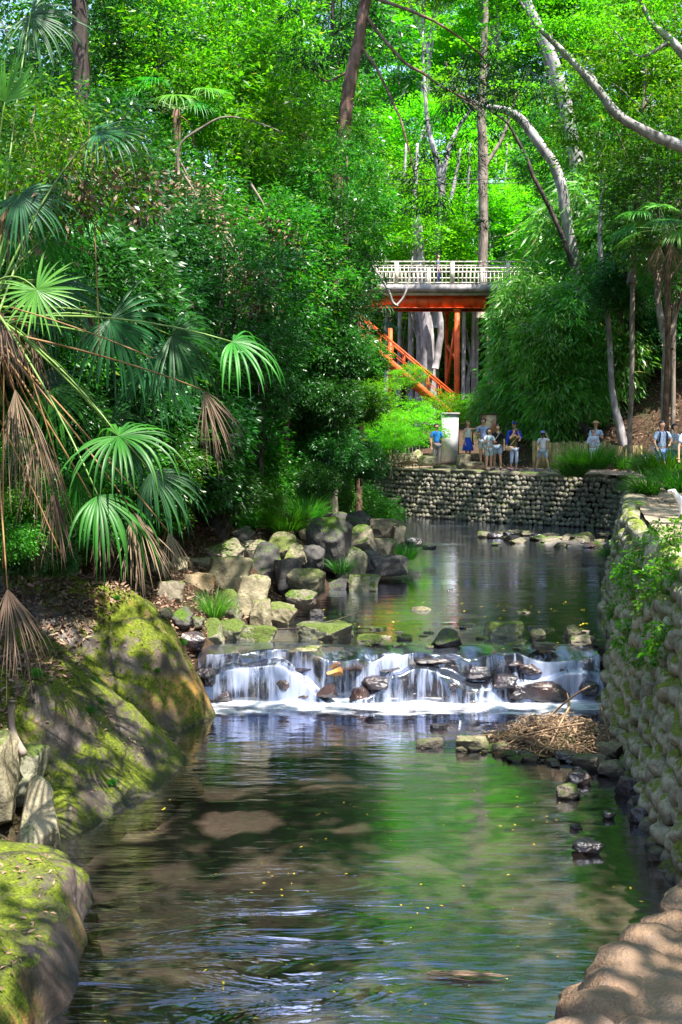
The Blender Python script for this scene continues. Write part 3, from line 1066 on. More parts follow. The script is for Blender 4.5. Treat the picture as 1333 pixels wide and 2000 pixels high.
def m_fall():
    m, nt, out = mat('silky_falling_water')
    n1 = noise(nt, 5.5, 5, .65, stretch=(1.9, .5, .16), dist=.5)
    n2 = noise(nt, 1.3, 3, .5, stretch=(1, 1, .6))
    gN = nt.nodes.new('ShaderNodeNewGeometry'); sN = nt.nodes.new('ShaderNodeSeparateXYZ'); nt.links.new(gN.outputs['Normal'], sN.inputs[0])
    flat = mapr(nt, math_(nt, 'ABSOLUTE', sN.outputs[2]), .75, .97, 0, -.9)
    sP = nt.nodes.new('ShaderNodeSeparateXYZ'); nt.links.new(gN.outputs['Position'], sP.inputs[0])
    flat = math_(nt, 'MULTIPLY', flat, mapr(nt, sP.outputs[2], .45, .6, .15, 1))
    n1b = n1
    f = math_(nt, 'ADD', mapr(nt, n1, .34, .64, -.15, .95), mapr(nt, n2, .36, .60, -.85, .5))
    f = math_(nt, 'ADD', f, flat)
    cl = nt.nodes.new('ShaderNodeClamp'); nt.links.new(f, cl.inputs[0]); cl.inputs[1].default_value = .04; cl.inputs[2].default_value = .82
    p = principled(nt, None, (.54, .61, .86), .35, .5, bump(nt, n1, .5, .03))
    t = nt.nodes.new('ShaderNodeBsdfTranslucent'); t.inputs[0].default_value = (.54, .61, .86, 1)
    m1 = nt.nodes.new('ShaderNodeMixShader'); m1.inputs[0].default_value = .35
    nt.links.new(p.outputs[0], m1.inputs[1]); nt.links.new(t.outputs[0], m1.inputs[2])
    tr0 = nt.nodes.new('ShaderNodeBsdfTransparent'); tr0.inputs[0].default_value = (.7, .68, .66, 1)
    gl = N(nt, 'ShaderNodeBsdfGlossy', Roughness=.08); gl.inputs['Color'].default_value = (.8, .84, 1, 1)  # same blue sky tint put into the reflection
    nt.links.new(bump(nt, n1, .4, .02), gl.inputs['Normal'])
    fr = N(nt, 'ShaderNodeFresnel', IOR=1.45)
    tr = nt.nodes.new('ShaderNodeMixShader')
    nt.links.new(mapr(nt, fr.outputs[0], 0, .5, .06, .9), tr.inputs[0]); nt.links.new(tr0.outputs[0], tr.inputs[1]); nt.links.new(gl.outputs[0], tr.inputs[2])
    m2 = nt.nodes.new('ShaderNodeMixShader')
    nt.links.new(cl.outputs[0], m2.inputs[0])
    nt.links.new(tr.outputs[0], m2.inputs[1]); nt.links.new(m1.outputs[0], m2.inputs[2])
    nt.links.new(m2.outputs[0], out.inputs[0])
    return m


def m_foam():
    m, nt, out = mat('white_foam')
    tc = nt.nodes.new('ShaderNodeTexCoord')
    sx = nt.nodes.new('ShaderNodeSeparateXYZ'); nt.links.new(tc.outputs['Object'], sx.inputs[0])
    n1 = noise(nt, 3.0, 6, .7, stretch=(.6, 1.4, 1), dist=.5)
    n2 = noise(nt, .9, 2)
    fall = mapr(nt, sx.outputs[1], 15.9, 17.15, -.45, 1.1)
    f = math_(nt, 'ADD', fall, mapr(nt, n1, .35, .65, -.55, .35))
    f = math_(nt, 'ADD', f, mapr(nt, n2, .3, .7, -.25, .2))
    cl = nt.nodes.new('ShaderNodeClamp'); nt.links.new(f, cl.inputs[0]); cl.inputs[2].default_value = .93
    p = principled(nt, None, (.82, .84, .95), .5, .4, bump(nt, n1, .4, .03))
    tr = nt.nodes.new('ShaderNodeBsdfTransparent')
    m2 = nt.nodes.new('ShaderNodeMixShader')
    nt.links.new(cl.outputs[0], m2.inputs[0])
    nt.links.new(tr.outputs[0], m2.inputs[1]); nt.links.new(p.outputs[0], m2.inputs[2])
    nt.links.new(m2.outputs[0], out.inputs[0])
    return m


M['fall'] = m_fall()
M['foam'] = m_foam()
xf = np.arange(-2.05, 3.72, .02)
tt = np.linspace(0, 1, 80)
Xf, Tf = np.meshgrid(xf, tt)
lip = fall_lip(Xf)
st = .5 + .9 * vn(Xf * .9, Xf * 0, 61)                     # how tall the first drop is
st = np.clip(st, .22, .8)
wd = .10 + .30 * (vn(Xf * 1.3, Xf * 0 + 9, 63) + .5)
# profile: over the lip, first drop, shelf, second drop
a = np.clip(Tf / .18, 0, 1); b = np.clip((Tf - .18) / .32, 0, 1); c = np.clip((Tf - .5) / .14, 0, 1); d = np.clip((Tf - .64) / .36, 0, 1)
Yf = lip + .55 - .59 * a - .07 * np.sqrt(b) - wd * c - .12 * np.sqrt(d)
Zf = Z_UP + .006 - .17 * np.clip(vn(Xf * 1.7, Xf * 0 + 5, 91) + .25 + .5 * vn(Xf * 4.3, Xf * 0 + 2, 93), 0, 1) * a ** 1.3 - (st * .66) * b ** 1.6 - .03 * c - ((1 - st) * .66 + .02) * d ** 1.5
Yf += .04 * fbm(Xf * 7, Tf * 1.5, 3, 71) + .14 * vn(Xf * 2.6, Tf * 2, 72) * np.clip(Tf * 5, 0, 1)
Zf += .09 * vn(Xf * 3.1, Tf * 2.6, 73) * np.sin(np.clip(Tf * 1.1, 0, 1) * math.pi)
idx = np.arange(Xf.size).reshape(Xf.shape)
F = np.stack([idx[:-1, :-1].ravel(), idx[1:, :-1].ravel(), idx[1:, 1:].ravel(), idx[:-1, 1:].ravel()], 1)
wf = link('waterfall', np_mesh('waterfall', np.stack([Xf.ravel(), Yf.ravel(), Zf.ravel()], 1), F, True), M['fall'])
tag(wf, 'low white waterfall spilling over dark stones across the stream', 'waterfall', kind='structure')
fo = grid_sheet('foam', -2.0, 3.7, 15.4, 17.3, .05, lambda X, Y: .02 + .035 * np.clip((Y - 16.2), 0, 1) + .012 * fbm(X * 4, Y * 5, 3, 5), M['foam'])
tag(fo, 'white foam spreading on the pool at the foot of the falls', 'foam', kind='stuff')
# the step of stone the water runs over
Xl, Tl = np.meshgrid(np.arange(-2.3, 3.9, .04), np.linspace(0, 1, 40))
lp = fall_lip(Xl)
stl = np.clip(.5 + .9 * vn(Xl * .9, Xl * 0, 61), .22, .8)
wdl = .10 + .30 * (vn(Xl * 1.3, Xl * 0 + 9, 63) + .5)
al = np.clip(Tl / .3, 0, 1); bl = np.clip((Tl - .3) / .2, 0, 1); cl_ = np.clip((Tl - .5) / .15, 0, 1); dl_ = np.clip((Tl - .65) / .35, 0, 1)
Yl = lp + .9 - .86 * al + .02 * bl - wdl * cl_ + .02 * dl_
Zl = Z_UP - .34 + .10 * al + .10 * np.clip(vn(Xl * 2.9, Yl * 1.5, 92), 0, 1) * al - stl * .66 * bl - .04 * cl_ - .9 * dl_
blk = vn(Xl * 2.6, Tl * 3, 81)
Yl += .16 * np.round(blk * 5) / 5 + .03 * fbm(Xl * 8, Tl * 8, 3, 83) + .17
Zl += .03 * fbm(Xl * 6, Yl * 6, 3, 85) * 1.3
idx = np.arange(Xl.size).reshape(Xl.shape)
F = np.stack([idx[:-1, :-1].ravel(), idx[1:, :-1].ravel(), idx[1:, 1:].ravel(), idx[:-1, 1:].ravel()], 1)
tag(link('rock_step', np_mesh('rock_step', np.stack([Xl.ravel(), Yl.ravel(), Zl.ravel()], 1), F, True), M['rock_wet']),
    'dark wet rock step that the waterfall runs over', 'rock ledge')
FR = [(300 + 130, 1360, 50, 44), (705, 1362, 44, 42), (655, 1310, 38, 30), (480, 1316, 60, 30), (445, 1312, 50, 26), (735, 1335, 60, 30), (760, 1306, 50, 22),
      (1060, 1352, 110, 44), (1090, 1310, 24, 36), (850, 1290, 90, 14), (640, 1352, 46, 30), (560, 1338, 44, 28), (990, 1330, 50, 24), (890, 1340, 40, 24),
      (590, 1305, 60, 26), (530, 1302, 40, 22), (940, 1312, 60, 26), (1130, 1312, 40, 24), (800, 1352, 36, 26), (600, 1358, 54, 30), (920, 1360, 50, 24), (1010, 1352, 46, 30), (405, 1325, 40, 40), (1035, 1306, 50, 22),
      (690, 1303, 40, 20), (1000, 1296, 44, 14), (520, 1352, 40, 30), (1150, 1345, 40, 30)]
for i, (px, py, w, h) in enumerate(FR):
    m_ = 'rock_orange' if i == 2 else 'rock_wet'
    lbl = 'brown rounded stone jutting out of the upper falls' if i == 2 else ('big dark stone the right part of the falls pours round' if i == 7 else
          'dark wet stone showing through the falling water')
    yl = float(fall_lip(np.array([at(px, py, 17).x]))[0]) - (.02 if py < 1322 else .30)
    rock(px, py, w, h, yl, m_, 'r' if i % 2 else 'a', label=lbl, group='stones in the waterfall', depth=.17)

# ------------------------------------------------------------------ bridge, stair, board, fence
M['orange'] = m_plain('orange_paint', (.58, .085, .012), .55, .35, .32, 2.2, .2)
M['cream'] = m_plain('cream_paint', (.62, .56, .46), .6, .3, .12, 6)
M['concrete'] = m_plain('weathered_concrete', (.30, .28, .28), .9, .15, .45, 2.2, .4)
M['beam_edge'] = m_plain('concrete_beam', (.42, .34, .26), .9, .15, .25, 3)
M['black_metal'] = m_plain('black_metal', (.02, .02, .022), .5, .4)
M['wood_fence'] = m_bark('fence_board', (.20, .14, .06), (.46, .36, .17), 9, moss=(.16, .17, .06))
M['wood_dark'] = m_plain('dark_wood', (.07, .04, .03), .7, .3, .3, 8)

YB = 61.0
zb0 = at(800, 577, YB).z; zb1 = at(800, 556, YB).z; zr = at(800, 510, YB).z
xb0 = at(610, 560, YB).x; xb1 = at(1110, 560, YB).x
br = thing('footbridge', 'high footbridge with cream railings and orange steel girders above the valley', 'bridge', (0, YB, 0))
b = MB(); b.box(xb0, xb1, -.12, 2.5, zb1 - .34, zb1); b.build('deck_slab', M['concrete'], br, False)
b = MB(); b.box(xb0, at(965, 560, YB).x, 0, 2.38, zb0, zb1 - .343); b.build('edge_beam', M['beam_edge'], br, False)
zg0 = at(800, 600, YB).z
for yy in (.18, 2.0):
    b = MB(); xa, xc = xb0, at(950, 560, YB).x + (0.4 if yy > 1 else 0)
    b.box(xa, xc, yy, yy + .02, zg0, zb0 - .033)
    b.box(xa, xc, yy - .12, yy + .14, zg0 - .03, zg0); b.box(xa, xc, yy - .12, yy + .14, zb0 - .03, zb0 - .003)
    for i in range(14):
        x = xa + .4 + i * (xc - xa - .8) / 13
        b.box(x, x + .02, yy - .1, yy - .002, zg0 + .003, zb0 - .033)
    b.build('girder', M['orange'], br, False)
for k, (px, yy, w) in enumerate(((893, .25, .25), (873, 2.0, .17))):
    p = at(px, 700, YB + yy)
    b = MB(); zt = zg0 - .033; z0 = gz(p.x, YB + yy) - .3
    b.box(p.x - w / 2, p.x + w / 2, yy - w / 2 + .02, yy + w / 2 + .02, z0, zt)
    b.box(p.x - w * .75, p.x + w * .75, yy - w * .6 + .02, yy + w * .6 + .02, zt - .12, zt - .003)
    b.build('column', M['orange'], br, False)
pa = at(893, 640, YB + .3); pb = at(873, 745, YB + 2.0)
b = MB(); b.bar((pa.x - .1, .45, pa.z), (pb.x, 1.8, pb.z - .3), .12); b.bar((pa.x, .45, pa.z - 1.6), (pb.x, 1.8, pb.z + 1.8), .12)
b.build('brace', M['orange'], br, False)
for side, yy in (('front', .0), ('back', 2.35)):
    b = MB()
    x = xb0
    b.box(xb0, xb1, yy - .05, yy + .05, zr - .06, zr)
    b.build('handrail', M['cream'], br, False)
    b = MB()
    zt = zr - .24
    b.box(xb0, xb1, yy - .02, yy + .02, zt, zt + .05)
    b.box(xb0, xb1, yy - .02, yy + .02, zt - .32, zt - .27)
    b.box(xb0, xb1, yy - .02, yy + .02, zb1 + .07, zb1 + .12)
    i = 0
    while x < xb1:
        b.box(x, x + .035, yy - .012, yy + .012, zb1 + .123, zt - .002); x += .205
    b.build('balusters', M['cream'], br, False)
    off = 0 if side == 'front' else 1.75
    for px in (667, 775, 884, 993, 1102):
        p = at(px, 530, YB)
        b = MB(); b.box(p.x - .1 + off, p.x + .1 + off, yy - .07, yy + .07, zb1 + .002, zr - .062)
        b.build('railing_post', M['cream'], br, False)

# stair coming down from the left end of the bridge
stt = thing('stairway', 'orange steel stairway coming down under the footbridge', 'stairway')
Pa = at(700, 655, 59.5); Pb = at(885, 812, 57.0)
for off in (0, 1.3):
    b = MB(); b.bar(Pa + Vector((0, off, 0)), Pb + Vector((0, off, 0)), .08, .34); b.build('stringer', M['orange'], stt, False)
    b = MB()
    up = Vector((0, off, 1.05))
    b.bar(Pa + up, Pb + up, .07, .09)
    b.bar(Pa + Vector((0, off, .6)), Pb + Vector((0, off, .6)), .03)
    for i in range(9):
        q = Pa.lerp(Pb, i / 8) + Vector((0, off, 0))
        b.bar(q + Vector((0, 0, .17)), q + Vector((0, 0, 1.0)), .05)
    b.build('stair_railing', M['orange'], stt, False)
for i in range(22):
    q = Pa.lerp(Pb, (i + .5) / 22)
    b = MB(); b.box(q.x - .14, q.x + .14, q.y + .045, q.y + 1.255, q.z - .02, q.z + .03); b.build('tread', M['concrete'], stt, False)
q = at(763, 690, 59.2)
b = MB(); b.box(q.x - .1, q.x + .1, q.y, q.y + .2, gz(q.x, q.y), q.z + 1.2); b.build('post', M['orange'], stt, False)

# pale concrete pier / cabinet at the stair foot
p0 = at(864, 892, 50.5); p1 = at(896, 806, 50.5)
cb = thing('concrete_pillar', 'pale grey concrete pillar at the foot of the stairs', 'pillar', (p0.x, 50.5, 0))
b = MB(); b.box(0, p1.x - p0.x, 0, .5, p0.z - .2, p1.z - .08); b.build('shaft', m_plain('pale_concrete', (.50, .50, .54), .8, .2, .25, 3), cb, False)
b = MB(); b.box(-.05, p1.x - p0.x + .05, -.05, .55, p1.z - .077, p1.z); b.build('cap', M['concrete'], cb, False)

# map board
def m_map():
    m, nt, out = mat('painted_map_panel')
    vo = N(nt, 'ShaderNodeTexVoronoi', Scale=3.5)
    tc = nt.nodes.new('ShaderNodeTexCoord'); nt.links.new(tc.outputs['Object'], vo.inputs['Vector'])
    c = ramp(nt, mapr(nt, vo.outputs['Distance'], 0, .7), [(0, (.20, .33, .20)), (.3, (.55, .42, .25)), (.6, (.62, .50, .36)), (1, (.45, .2, .12))])
    principled(nt, out, c, .5, .3)
    return m


p0 = at(941, 840, 49.6); p1 = at(965, 808, 49.6)
sb = thing('map_board', 'brown framed trail map board standing behind the pointing couple', 'sign', (p0.x, 49.6, 0), math.radians(-8))
wd_ = (p1.x - p0.x) + .1; ztop = p1.z
b = MB(); b.box(0, wd_, .03, .06, ztop - 1.0, ztop - .05); b.build('panel', m_map(), sb, False)
b = MB(); b.box(-.05, wd_ + .05, 0, .09, ztop - .05, ztop); b.box(-.05, wd_ + .05, 0, .09, ztop - 1.06, ztop - 1.003); b.box(-.05, .0, 0, .09, ztop - 1.0, ztop - .053); b.box(wd_, wd_ + .05, 0, .09, ztop - 1.0, ztop - .053)
b.build('frame', M['wood_dark'], sb, False)
for x in (-.03, wd_ - .04):
    b = MB(); b.box(x, x + .07, .092, .16, Z_PATH - .1, ztop - .02); b.build('post', M['wood_dark'], sb, False)

# low wooden board fence along the foot of the slope
def board_fence(pxa, Ya, pxb, Yb, h, label):
    A = at(pxa, 900, Ya); B = at(pxb, 900, Yb)
    A.z = B.z = Z_PATH
    d = (B - A); L = d.length; d.normalize(); n = Vector((-d.y, d.x, 0))
    t = thing('board_fence', label, 'fence')
    b = MB(); x = 0; i = 0
    while x < L:
        w = random.uniform(.10, .15)
        j = random.uniform(-.04, .04)
        q0 = A + d * x + n * random.uniform(0, .015); q1 = q0 + d * (w - .012)
        V = []
        for z in (Z_PATH - .2, Z_PATH + h + j):
            for q in (q0, q1, q1 + n * .035, q0 + n * .035): V.append((q.x, q.y, z))
        b.add(V, [(0, 3, 2, 1), (4, 5, 6, 7), (0, 1, 5, 4), (1, 2, 6, 5), (2, 3, 7, 6), (3, 0, 4, 7)])
        x += w
    b.build('boards', M['wood_fence'], t, False)
    x = .1; 
    while x < L:
        b = MB(); q = A + d * x + n * .12
        b.tube([q + Vector((0, 0, -.3)), q + Vector((0, 0, h + .02))], .06, 8); b.build('post', M['bark_mid'], t); x += 1.6
    return t


board_fence(1040, 46.6, 1186, 46.0, 1.0, 'weathered board fence holding back the leafy slope behind the hatted man')
board_fence(1188, 45.4, 1250, 43.4, .88, 'shorter end run of the weathered board fence beside the dark stones')
rock(1283, 890, 60, 60, 42.5, 'rock_wet', 'a', 'dark wet boulder at the right end of the board fence')
rock(1262, 905, 40, 34, 42.0, 'rock_wet', 'a', 'small dark stone in front of the wet boulder by the fence')

# black gate rails at the left end of the path
gt = thing('iron_railing', 'thin black iron railing at the left end of the far path', 'railing')
for i in range(9):
    p = at(764 + i * 7, 880, 47.5)
    b = MB(); b.box(p.x - .015, p.x + .015, p.y - .015, p.y + .015, Z_PATH - .2, Z_PATH + .8); b.build('bar', M['black_metal'], gt, False)
pA = at(762, 880, 47.5); pB = at(822, 880, 47.5)
b = MB(); b.box(pA.x, pB.x, pA.y - .02, pA.y + .02, Z_PATH + .803, Z_PATH + .84); b.build('top_rail', M['black_metal'], gt, False)

for (px, py, w, h, Y, mt, k, lb_) in [
    (788, 896, 60, 22, 46.2, 'rock_light', 'b', 'pale block edging the left end of the far path'),
    (812, 890, 30, 24, 46.4, 'rock_light', 'a', 'small pale rock beside the pale edging block'),
    (835, 900, 40, 20, 46.0, 'rock_moss', 'b', 'mossy flat rock on the left part of the far path edge'),
    (905, 905, 26, 36, 44.6, 'rock_light', 'a', 'upright pale rock left of the woman in the blue skirt'),
    (925, 911, 60, 18, 44.4, 'rock_mid', 'b', 'flat rock the pointing couple stand behind'),
    (872, 915, 50, 14, 44.6, 'rock_mid', 'b', 'flat grey rock on top of the far wall')]:
    rock(px, py, w, h, Y, mt, k, lb_, group='rocks edging the far path')

# wires
wr = MB()
for dz in (0, .22):
    a = at(700, 350, 62); c = at(1130, 352, 64); a.z += dz - .2; c.z += dz
    mid = (a + c) / 2 - Vector((0, 0, .2))
    wr.tube(bezier(a, mid, c, 12), .018, 6)
    w_ = wr.build('overhead_cable', M['black_metal'])
    tag(w_, 'lower of two thin dark cables strung above the footbridge' if dz == 0 else 'upper of two thin dark cables strung above the footbridge', 'cable')
    wr = MB()

# ------------------------------------------------------------------ foliage
def unit(a):
    return a / np.maximum(np.linalg.norm(a, axis=1), 1e-6)[:, None]


def leaf_quads(P, D, Nn, L, W, fold=.12):
    D = unit(D); S = unit(np.cross(D, Nn)); U = np.cross(S, D)
    L = L[:, None]; W = W[:, None]
    a = P
    b = P + D * L * .42 + S * W * .5 + U * W * fold
    c = P + D * L - U * L * .10
    d = P + D * L * .42 - S * W * .5 + U * W * fold
    V = np.stack([a, b, c, d], 1).reshape(-1, 3)
    F = np.arange(len(P) * 4).reshape(-1, 4)
    return V, F


STY = {
    # leaf length, width, leaves per cluster, cluster radius, flatness, upward bias, droop
    'broad':   dict(L=.13, W=.042, n=60, r=.30, flat=.6, up=.7, droop=.25),
    'broadbig': dict(L=.17, W=.06, n=64, r=.40, flat=.6, up=.7, droop=.25),
    'maple':   dict(L=.085, W=.07, n=60, r=.45, flat=.2, up=1.6, droop=.1),
    'conifer': dict(L=.14, W=.022, n=70, r=.42, flat=.35, up=.5, droop=.7),
    'bamboo':  dict(L=.27, W=.042, n=26, r=.34, flat=.7, up=.5, droop=.8),
    'far':     dict(L=.16, W=.12, n=46, r=.62, flat=.18, up=1.6, droop=.1),
    'fine':    dict(L=.09, W=.03, n=60, r=.28, flat=.7, up=.5, droop=.4),
}


def leaf_cloud(rng, Cn, st, scale=1.0, out_dir=None):
    st = STY[st]
    n = st['n']
    m = len(Cn)
    k = m * n
    base = np.repeat(Cn, n, 0)
    cs = np.repeat(rng.uniform(.5, 1.5, m), n)[:, None]
    off = rng.normal(0, 1, (k, 3))
    off = off / np.maximum(1, np.linalg.norm(off, axis=1) / 1.9)[:, None]
    # every cluster is a tilted spray
    tilt = np.repeat(rng.normal(0, .28, (m, 2)), n, 0)
    off *= st['r'] * .62
    off[:, 2] *= st['flat']
    off[:, 2] += tilt[:, 0] * off[:, 0] + tilt[:, 1] * off[:, 1]
    P = base + off * cs * scale
    D = off * np.array([1, 1, .3]) + rng.normal(0, st['r'] * .35, (k, 3))
    if out_dir is not None: D += np.repeat(out_dir, n, 0) * st['r'] * .4
    D = unit(D); D[:, 2] -= st['droop'] + rng.normal(0, .15, k)
    Nn = rng.normal(0, .55, (k, 3)); Nn[:, 2] += st['up']
    csz = np.repeat(rng.uniform(.65, 1.45, m), n)
    L = st['L'] * rng.uniform(.65, 1.25, k) * scale * csz
    W = st['W'] * rng.uniform(.75, 1.2, k) * scale * csz
    return leaf_quads(P, D, Nn, L, W)


def crown_centres(rng, m, rad, lo=.45, seed=0, gap=.12, bottom=-1):
    out = []
    tot = 0
    while tot < m:
        d = unit(rng.normal(0, 1, (m * 3, 3)))
        r = rng.uniform(lo ** 3, 1, m * 3) ** (1 / 3)
        P = d * r[:, None]
        az = np.arctan2(d[:, 1], d[:, 0])
        lump = 1 + .35 * vn(az * 1.6 + seed * 3.3, d[:, 2] * 2.2 + seed, seed + 5)
        P = P * lump[:, None]
        g = fbm(P[:, 0] * 2.2 + seed * 7, P[:, 1] * 2.2 + P[:, 2] * 3.1, 2, seed)
        P = P[(g > -gap * 2.5 + .0) & (P[:, 2] > bottom)]
        out.append(P); tot += len(P)
    return np.vstack(out)[:m] * np.array(rad)


def crown_mesh(name, seed, m, rad, style, mt, scale=1.0, lo=.45, bottom=-1, twigs=None):
    rng = np.random.default_rng(seed)
    Cn = crown_centres(rng, m, rad, lo, seed, bottom=bottom)
    V, F = leaf_cloud(rng, Cn, style, scale, unit(Cn))
    me = np_mesh(name, V, F)
    me.materials.append(M[mt])
    return me, Cn


def limb_mesh(rng, base, top, Cn, r0, nb=9, mt='bark_mid', centre=(0, 0, 0), lean=.2):
    """trunk from base to top with limbs reaching out to some leaf clusters"""
    b = MB()
    base = Vector(base); top = Vector(top)
    mid = (base + top) / 2 + Vector((rng.normal(0, lean), rng.normal(0, lean), 0))
    pts = wander([base, base.lerp(mid, .5) + Vector((rng.normal(0, lean * .4), rng.normal(0, lean * .4), 0)), mid, top], 5, .04, int(rng.integers(99)))
    m = len(pts)
    rad = [r0 * (1.25 if i == 0 else 1) * (1 - .75 * i / (m - 1)) for i in range(m)]
    b.tube(pts, rad, 10, .25)
    for i in range(nb):
        t = rng.uniform(.35, .95)
        p = pts[int(t * (m - 1))]
        q = Vector(Cn[rng.integers(len(Cn))]) + Vector(centre)
        if q.z < p.z - .8: q.z = p.z + rng.uniform(0, 1)
        rr = rad[int(t * (m - 1))] * .5
        c = p.lerp(q, .5) + Vector((0, 0, (q - p).length * .12))
        bp = wander(bezier(p, c, q, 5), 3, .05, i)
        b.tube(bp, [rr * (1 - .85 * k / (len(bp) - 1)) + .004 for k in range(len(bp))], 6)
    me = np_mesh('trunk', np.vstack(b.V), np.vstack(b.F), True)
    me.materials.append(M[mt])
    return me


PROT = {}


def proto(key, seeds, m, rad, style, mt, z0, zc, bark, r0, scale=1.0, nb=9, lo=.45, bottom=-1):
    """prototype trees: crown centred at height zc, trunk from z0 up to near the top of the crown"""
    L = []
    for sd_ in seeds:
        me, Cn = crown_mesh('crown', sd_, m, rad, style, mt, scale, lo, bottom)
        rng = np.random.default_rng(sd_ + 500)
        tr = limb_mesh(rng, (0, 0, z0), (rng.normal(0, .3), rng.normal(0, .3), zc + rad[2] * .7), Cn, r0, nb, bark, (0, 0, zc), .12 * rad[0])
        L.append((me, tr, zc))
    PROT[key] = L


def plant(key, i, loc, s, name, label, cat, group=None, rz=None, sz=None):
    me, tr, zc = PROT[key][i % len(PROT[key])]
    t = thing(name, label, cat, loc, random.uniform(0, 6.28) if rz is None else rz, group)
    t.scale = (s, s, s * (sz or 1))
    c = link('crown', me, None, t); c.location = (0, 0, zc)
    link('trunk', tr, None, t)
    return t


proto('shrub', (1, 2, 3), 170, (1.0, 1.0, .85), 'broad', 'broad', -.3, .8, 'bark_mid', .05, .95, 8, bottom=-.8)
proto('shrubdark', (4, 5), 170, (1.0, 1.0, .85), 'broad', 'broad_dark', -.3, .8, 'bark_dark', .05, .95, 8, bottom=-.8)
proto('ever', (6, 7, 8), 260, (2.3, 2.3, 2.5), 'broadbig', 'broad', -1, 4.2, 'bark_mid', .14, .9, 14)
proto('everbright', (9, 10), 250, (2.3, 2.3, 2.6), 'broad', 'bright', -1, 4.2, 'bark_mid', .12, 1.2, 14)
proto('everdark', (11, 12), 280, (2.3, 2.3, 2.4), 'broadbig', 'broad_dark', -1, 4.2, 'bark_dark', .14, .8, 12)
proto('maplefar', (13, 14, 15), 460, (4.2, 4.2, 3.8), 'far', 'maple', -2, 9.5, 'bark_grey', .22, 1.1, 16, lo=.35)
proto('maple', (16, 17), 240, (2.6, 2.6, 1.5), 'maple', 'maple', -1, 2.6, 'bark_mid', .10, 1.0, 12, lo=.2)
proto('bamboo', (18, 19, 20), 150, (1.2, 1.2, 1.5), 'bamboo', 'bamboo', -.3, 1.3, 'petiole', .02, 1.0, 14, bottom=-.9)
proto('conifer', (21, 22), 320, (1.9, 1.9, 2.8), 'conifer', 'conifer', -2, 6.5, 'bark_red', .16, 1.0, 16)
STY['weed'] = dict(L=.30, W=.17, n=9, r=.30, flat=.5, up=1.0, droop=.3)
proto('weed', (25, 26, 27), 26, (1.0, .5, 1.1), 'weed', 'bright', -.1, .3, 'petiole', .02, .8, 12, lo=.1)
proto('fine', (23, 24), 120, (.6, .6, .45), 'fine', 'grass', -.1, .35, 'petiole', .012, .9, 6, bottom=-.7)

# --- left hillside, from the water up
labels_shrub = 'leafy evergreen shrub on the shaded left hillside'
cnt = 0
rg = np.random.default_rng(12)
for Yr in np.arange(17.0, 58, 1.55):
    xl = -(.29 * Yr + 1.0)
    x = float(bankx(Yr)) - rg.uniform(1.0, 1.6)
    x -= 1.4 if Yr < 24 else (1.7 if Yr < 44 else .3)
    while x > xl:
        yy = Yr + rg.uniform(-.6, .6)
        z = surf_z(x, yy)
        lit = rg.uniform() < .35
        s = rg.uniform(.75, 1.25) * (1 + .012 * Yr)
        key = 'shrub' if rg.uniform() < .62 else 'shrubdark'
        plant(key, int(rg.integers(3)), (x, yy, z - .15), s, 'evergreen_shrub', labels_shrub, 'shrub', 'evergreen shrubs of the left hillside')
        cnt += 1
        x -= s * rg.uniform(1.15, 1.7)
# --- taller trees above them
def trees(n_label, lst, name, cat, group):
    for (px, pyc, Y, key, s, lab) in lst:
        zc = PROT[key][0][2]
        p = at(px, pyc, Y)
        g = surf_z(p.x, Y)
        # trunk foot on the ground, crown centre at the height wanted
        t = plant(key, int(rg.integers(3)), (p.x, Y, p.z - zc * s), s, name, lab, cat, group)
        hgap = (p.z - zc * s) - g
        if hgap > .8 * s * .9 or True:
            base = (p.z - zc * s) - .2 * s
            if base > g:
                b = MB()
                bp = wander([Vector((0, 0, (g - .4 - (p.z - zc * s)) / s)), Vector((rg.normal(0, .1), rg.normal(0, .1), (g - base) * .5 / s)), Vector((0, 0, .25))], 4, .03, int(rg.integers(50)))
                r0 = (.45 if n_label == 'right' else 1) * {'ever': .15, 'everbright': .13, 'everdark': .15, 'maplefar': .24, 'conifer': .17}.get(key, .1)
                b.tube(bp, [r0 * 1.35] + [r0 * 1.2] * (len(bp) - 1), 10, .2)
                me = np_mesh('trunk_base', np.vstack(b.V), np.vstack(b.F), True)
                me.materials.append(PROT[key][0][1].materials[0])
                link('lower_trunk', me, None, t)


